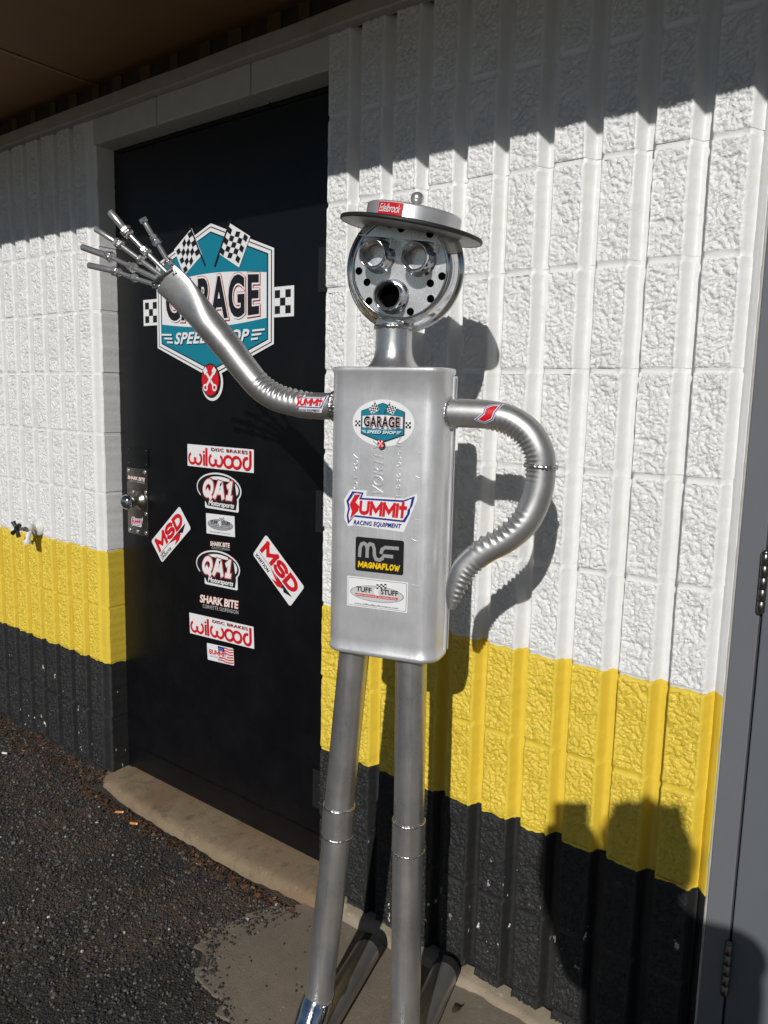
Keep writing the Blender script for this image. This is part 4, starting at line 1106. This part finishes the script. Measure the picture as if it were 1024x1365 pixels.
# ------------------------------------------------------------------ the photographer, whose shadow falls on the wall
for nm, c in (('skin', (.42, .26, .19)), ('jacket', (.035, .04, .05)), ('jeans', (.04, .055, .09)), ('hair', (.03, .02, .015)), ('shoe', (.03, .03, .03)), ('phone_case', (.02, .02, .022))):
    M[nm] = plain(nm, c, .7)
def person():
    m, t, b = mat('body_colours'); pos = geopos(t); sep = N(t, 'ShaderNodeSeparateXYZ'); t.links.new(pos, sep.inputs[0]); z = sep.outputs['Z']
    g = lambda e: math_n(t, 'GREATER_THAN', z, e)
    c = mix(t, g(.05), (.03, .03, .03), (.04, .055, .09)); c = mix(t, g(.84), c, (.035, .04, .05)); c = mix(t, g(1.345), c, (.42, .26, .19))
    t.links.new(c, b.inputs['Base Color']); b.inputs['Roughness'].default_value = .75
    base = Vector((1.715, -1.77, -.05)); fwd = Vector((-.62, .785, 0)); rt = Vector((.785, .62, 0))
    def p(r_, f_, z_): return base+rt*r_+fwd*f_+Vector((0, 0, z_))
    cam_l = (CAM_POS-base); ph = lambda dr, dz, df=0: CAM_POS+rt*dr+Vector((0, 0, dz))+fwd*(-.022+df)
    V = [(p(0, 0, .92), .135), (p(0, .01, 1.10), .145), (p(-.01, .0, 1.27), .150), (p(-.03, .01, 1.385), .065), (p(-.045, .03, 1.44), .050), (p(-.055, .045, 1.495), .070), (p(-.055, .05, 1.575), .062),
         (p(-.155, 0, 1.345), .058), (p(.135, 0, 1.345), .058),
         (p(-.125, .14, 1.17), .06), (ph(-.035, -.130), .042), (ph(-.050, -.090), .024),
         (p(.03, .19, 1.17), .065), (ph(.030, -.125), .042), (ph(.055, -.085), .024),
         (p(-.085, 0, .84), .088), (p(-.10, .02, .48), .058), (p(-.11, -.01, .10), .044), (p(-.12, .12, .045), .038),
         (p(.085, 0, .84), .088), (p(.10, .02, .48), .058), (p(.11, -.01, .10), .044), (p(.13, .12, .045), .038)]
    E_ = [(0, 1), (1, 2), (2, 3), (3, 4), (4, 5), (5, 6), (2, 7), (2, 8), (7, 9), (9, 10), (10, 11), (8, 12), (12, 13), (13, 14), (0, 15), (15, 16), (16, 17), (17, 18), (0, 19), (19, 20), (20, 21), (21, 22)]
    # fingers round the phone edges, thumbs in front
    for wrist, s_ in ((11, -1), (14, 1)):
        for k in range(4):
            i = len(V); V.append((ph(s_*.046, -.095+.016*k, -.006), .0095)); V.append((ph(s_*.044, -.090+.016*k, .012), .0085)); V.append((ph(s_*.026, -.088+.016*k, .014), .0075))
            E_ += [(wrist, i), (i, i+1), (i+1, i+2)]
        i = len(V); V.append((ph(s_*.042, -.075, -.022), .0105)); V.append((ph(s_*.020, -.055, -.020), .009)); E_ += [(wrist, i), (i, i+1)]
    me = bpy.data.meshes.new('person'); me.from_pydata([v for v, _ in V], E_, []); me.materials.append(m)
    o = link('person', me)
    sk = o.modifiers.new('skin', 'SKIN'); sk.use_smooth_shade = True
    for i, (_, r_) in enumerate(V): me.skin_vertices[0].data[i].radius = (r_, r_)
    me.skin_vertices[0].data[0].use_root = True
    ss = o.modifiers.new('sub', 'SUBSURF'); ss.levels = 1; ss.render_levels = 2
    tag(o, 'standing person in dark clothes holding up a phone to photograph the sculpture', 'person')
    # hair
    bm = bmesh.new(); bmesh.ops.create_icosphere(bm, subdivisions=4, radius=1)
    hc = p(-.055, .030, 1.552)
    for v in bm.verts:
        n_ = 1+.20*noise.noise(v.co*3)+.13*noise.noise(v.co*9)
        v.co = hc+rt*(v.co.x*.086*n_)+fwd*(v.co.y*.092*n_-.012)+Vector((0, 0, v.co.z*.090*n_-(0 if v.co.y > .2 else .025)))
    mb = MB(); mb.frombm(bm, 'hair', True); mb.build('hair', o)
    # nose and ears
    mb = MB(); mb.tube([p(-.055, .115, 1.545), p(-.055, .135, 1.515), p(-.055, .125, 1.505)], .010, 'skin', 10); mb.build('nose', o)
    for s_ in (-1, 1):
        mb = MB(); mb.tube([p(-.055+s_*.078, .03, 1.54), p(-.055+s_*.086, .025, 1.525), p(-.055+s_*.080, .03, 1.50)], .011, 'skin', 10); mb.build('ear', o)
    # phone, its lens just behind the viewpoint
    bm = bmesh.new(); bmesh.ops.create_cube(bm, size=1)
    T = Matrix(((_r.x, _u.x, -_f.x, 0), (_r.y, _u.y, -_f.y, 0), (_r.z, _u.z, -_f.z, 0), (0, 0, 0, 1)))
    bmesh.ops.scale(bm, vec=(.076, .150, .009), verts=bm.verts); bmesh.ops.bevel(bm, geom=bm.edges[:], offset=.003, segments=2, affect='EDGES')
    mb = MB(); mb.frombm(bm, 'phone_case', False, Matrix.Translation(CAM_POS-_f*.026-_u*.052) @ T); po = mb.build('phone'); tag(po, 'black phone held upright in the standing person\'s hands', 'phone')
    mb = MB(); mb.lathe([(.009, 0), (.009, .003), (.006, .003), (0, .002)], 'chrome', 24, Matrix.Translation(CAM_POS-_f*.0215) @ T @ Matrix.Rotation(math.pi, 4, 'X')); mb.build('lens', po)
person()

# ------------------------------------------------------------------ loose gravel, litter and small things on the ground
def inside_pad(x, y):
    # boundary x as a function of y
    for (xa, ya), (xb, yb) in zip(PAD, PAD[1:]):
        if yb <= y <= ya: return x > xa+(xb-xa)*(y-ya)/(yb-ya+1e-9)
    return x > .05
def ground_h(x, y):
    h = .006*noise.noise(Vector((x*9, y*9, 1)))+.0035*noise.noise(Vector((x*34, y*34, 4)))
    if x < -1.0: h += .022*math.exp(-max(0, -y)/.06)
    return gz(x)+h-.004
ICO = None
def stones():
    rs = random.Random(21); bm = bmesh.new(); bmesh.ops.create_icosphere(bm, subdivisions=1, radius=1); iv = [v.co.copy() for v in bm.verts]; bm.verts.index_update(); fi = [[v.index for v in f.verts] for f in bm.faces]; bm.free()
    shapes = []
    for k in range(14):
        q = Vector((rs.uniform(.75, 1.3), rs.uniform(.75, 1.3), rs.uniform(.5, .9)))
        shapes.append([Vector((v.x*q.x, v.y*q.y, v.z*q.z))*(1+.45*noise.noise(v*1.7+Vector((k*5, 0, 0)))) for v in iv])
    mb = MB(); cnt = 0
    while cnt < 30000:
        x = rs.uniform(-2.25, .45); y = -abs(rs.gauss(0, .55)) if rs.random() < .6 else rs.uniform(-.95, 0)
        if y < -1.05: continue
        sill_f = -.09 if -1.05 < x < .06 else .0
        if y > sill_f-.004: continue
        dens = .55+.45*noise.noise(Vector((x*3.2, y*3.2, 9)))+.25*noise.noise(Vector((x*11, y*11, 2)))
        near_sill = (sill_f-y) < .05
        if inside_pad(x, y):
            if rs.random() > (.9 if not inside_pad(x-.025, y) else .45 if not inside_pad(x-.05, y) else .16 if not inside_pad(x-.085, y) else .010): continue
        elif rs.random() > dens+(.3 if near_sill else 0): continue
        r = rs.choice((.0018, .0023, .0028, .0034, .0042))*rs.uniform(.8, 1.3)
        if rs.random() < .012: r *= 1.7
        sh = rs.choice(shapes); a = rs.uniform(0, 6.28); c, s_ = math.cos(a), math.sin(a)
        zb = (gz(x)+.0022 if inside_pad(x, y) else ground_h(x, y))+r*.35
        dirt_ = noise.noise(Vector((x*2.1, y*2.6, 31)))
        wts = (38, 24, 9, 28, .4) if dirt_ > .12 else (50, 32, 14, 3, .45)
        mname = rs.choices(('stone_dark', 'stone_mid', 'stone_light', 'stone_brown', 'stone_white'), wts)[0]
        mb.add([(x+r*(v.x*c-v.y*s_), y+r*(v.x*s_+v.y*c), zb+r*v.z) for v in sh], fi, mname); cnt += 1
    o = mb.build('gravel'); o['kind'] = 'stuff'; tag(o, 'loose dark gravel scattered over the broken asphalt', 'gravel')
stones()
def litter():
    rs = random.Random(33); mb = MB()
    for k in range(2600):
        if rs.random() < .62: x = rs.uniform(-2.2, -1.0); y = -abs(rs.gauss(0, .055))-.004
        else: x = rs.uniform(-1.03, .02); y = -.092-abs(rs.gauss(0, .022))
        z = ground_h(x, y)+rs.uniform(.001, .007); L = rs.uniform(.003, .012); w = L*rs.uniform(.15, .6); a = rs.uniform(0, 6.28); t1, t2 = rs.uniform(-.5, .5), rs.uniform(-.5, .5)
        c, s_ = math.cos(a), math.sin(a)
        q = [(-L, 0), (-L*.3, w), (L*.5, w*.8), (L, 0), (L*.4, -w), (-L*.4, -w*.9)]
        v = [(x+u*c-v_*s_, y+u*s_+v_*c, z+u*t1*.5+v_*t2+abs(u)*.15) for u, v_ in q]
        mb.add(v, [(0, 1, 5), (1, 2, 4, 5), (2, 3, 4)], rs.choices(('litter_brown', 'litter_rust', 'litter_tan', 'litter_dark'), (45, 18, 9, 28))[0])
    o = mb.build('leaf_litter'); o['kind'] = 'stuff'; tag(o, 'brown dry leaf crumbs and dirt banked against the wall and sill', 'leaf litter')
litter()
def stub_end(x, y, ang, paper, label):
    z = ground_h(x, y)+.007; o = empty('cigarette_butt', (x, y, z), ang)
    mb = MB(); mb.tube([(-.012, 0, 0), (-.004, 0, 0), (.011, 0, .0006)], .0040, paper, 14, mod=lambda t, p: 1+.1*noise.noise(Vector((t*4, p, 0)))); mb.build('filter', o)
    mb = MB(); mb.tube([(.0108, 0, .0006), (.0145, 0, .0002)], .0036, 'paper_white' if paper != 'paper_white' else 'litter_tan', 14); mb.build('burnt_end', o)
    tag(o, label, 'cigarette butt')
stub_end(-.795, -.112, R(35), 'filter_orange', 'orange cigarette butt lying on gravel farther along the sill from the sculpture')
stub_end(-.700, -.122, R(25), 'filter_orange', 'orange cigarette butt lying on gravel, of the two the closer to the sculpture')
stub_end(-1.508, -.140, R(20), 'paper_white', 'white cigarette butt lying in the leaf litter by the black wall base')
# crumpled dark leaf on the concrete by the heel pipe
mb = MB(); rows = []
for i in range(9):
    t = i/8; w = .0085*math.sin(math.pi*min(1, t*.9+.06))
    rows.append([(-.016+.032*t, w*q, .004+.005*math.sin(t*3+q)+.003*abs(q)) for q in (-1, -.5, 0, .5, 1)])
mb.rings(rows, 'litter_dark', False, False, True, closed=False); o = mb.build('dry_leaf', None, (.527, -.100, gz(.53)+.009)); o.rotation_euler.z = R(70); tag(o, 'small dark curled leaf lying on the concrete beside the heel pipe', 'leaf')

scene.render.engine = 'CYCLES'
scene.render.resolution_x = 768; scene.render.resolution_y = 1024
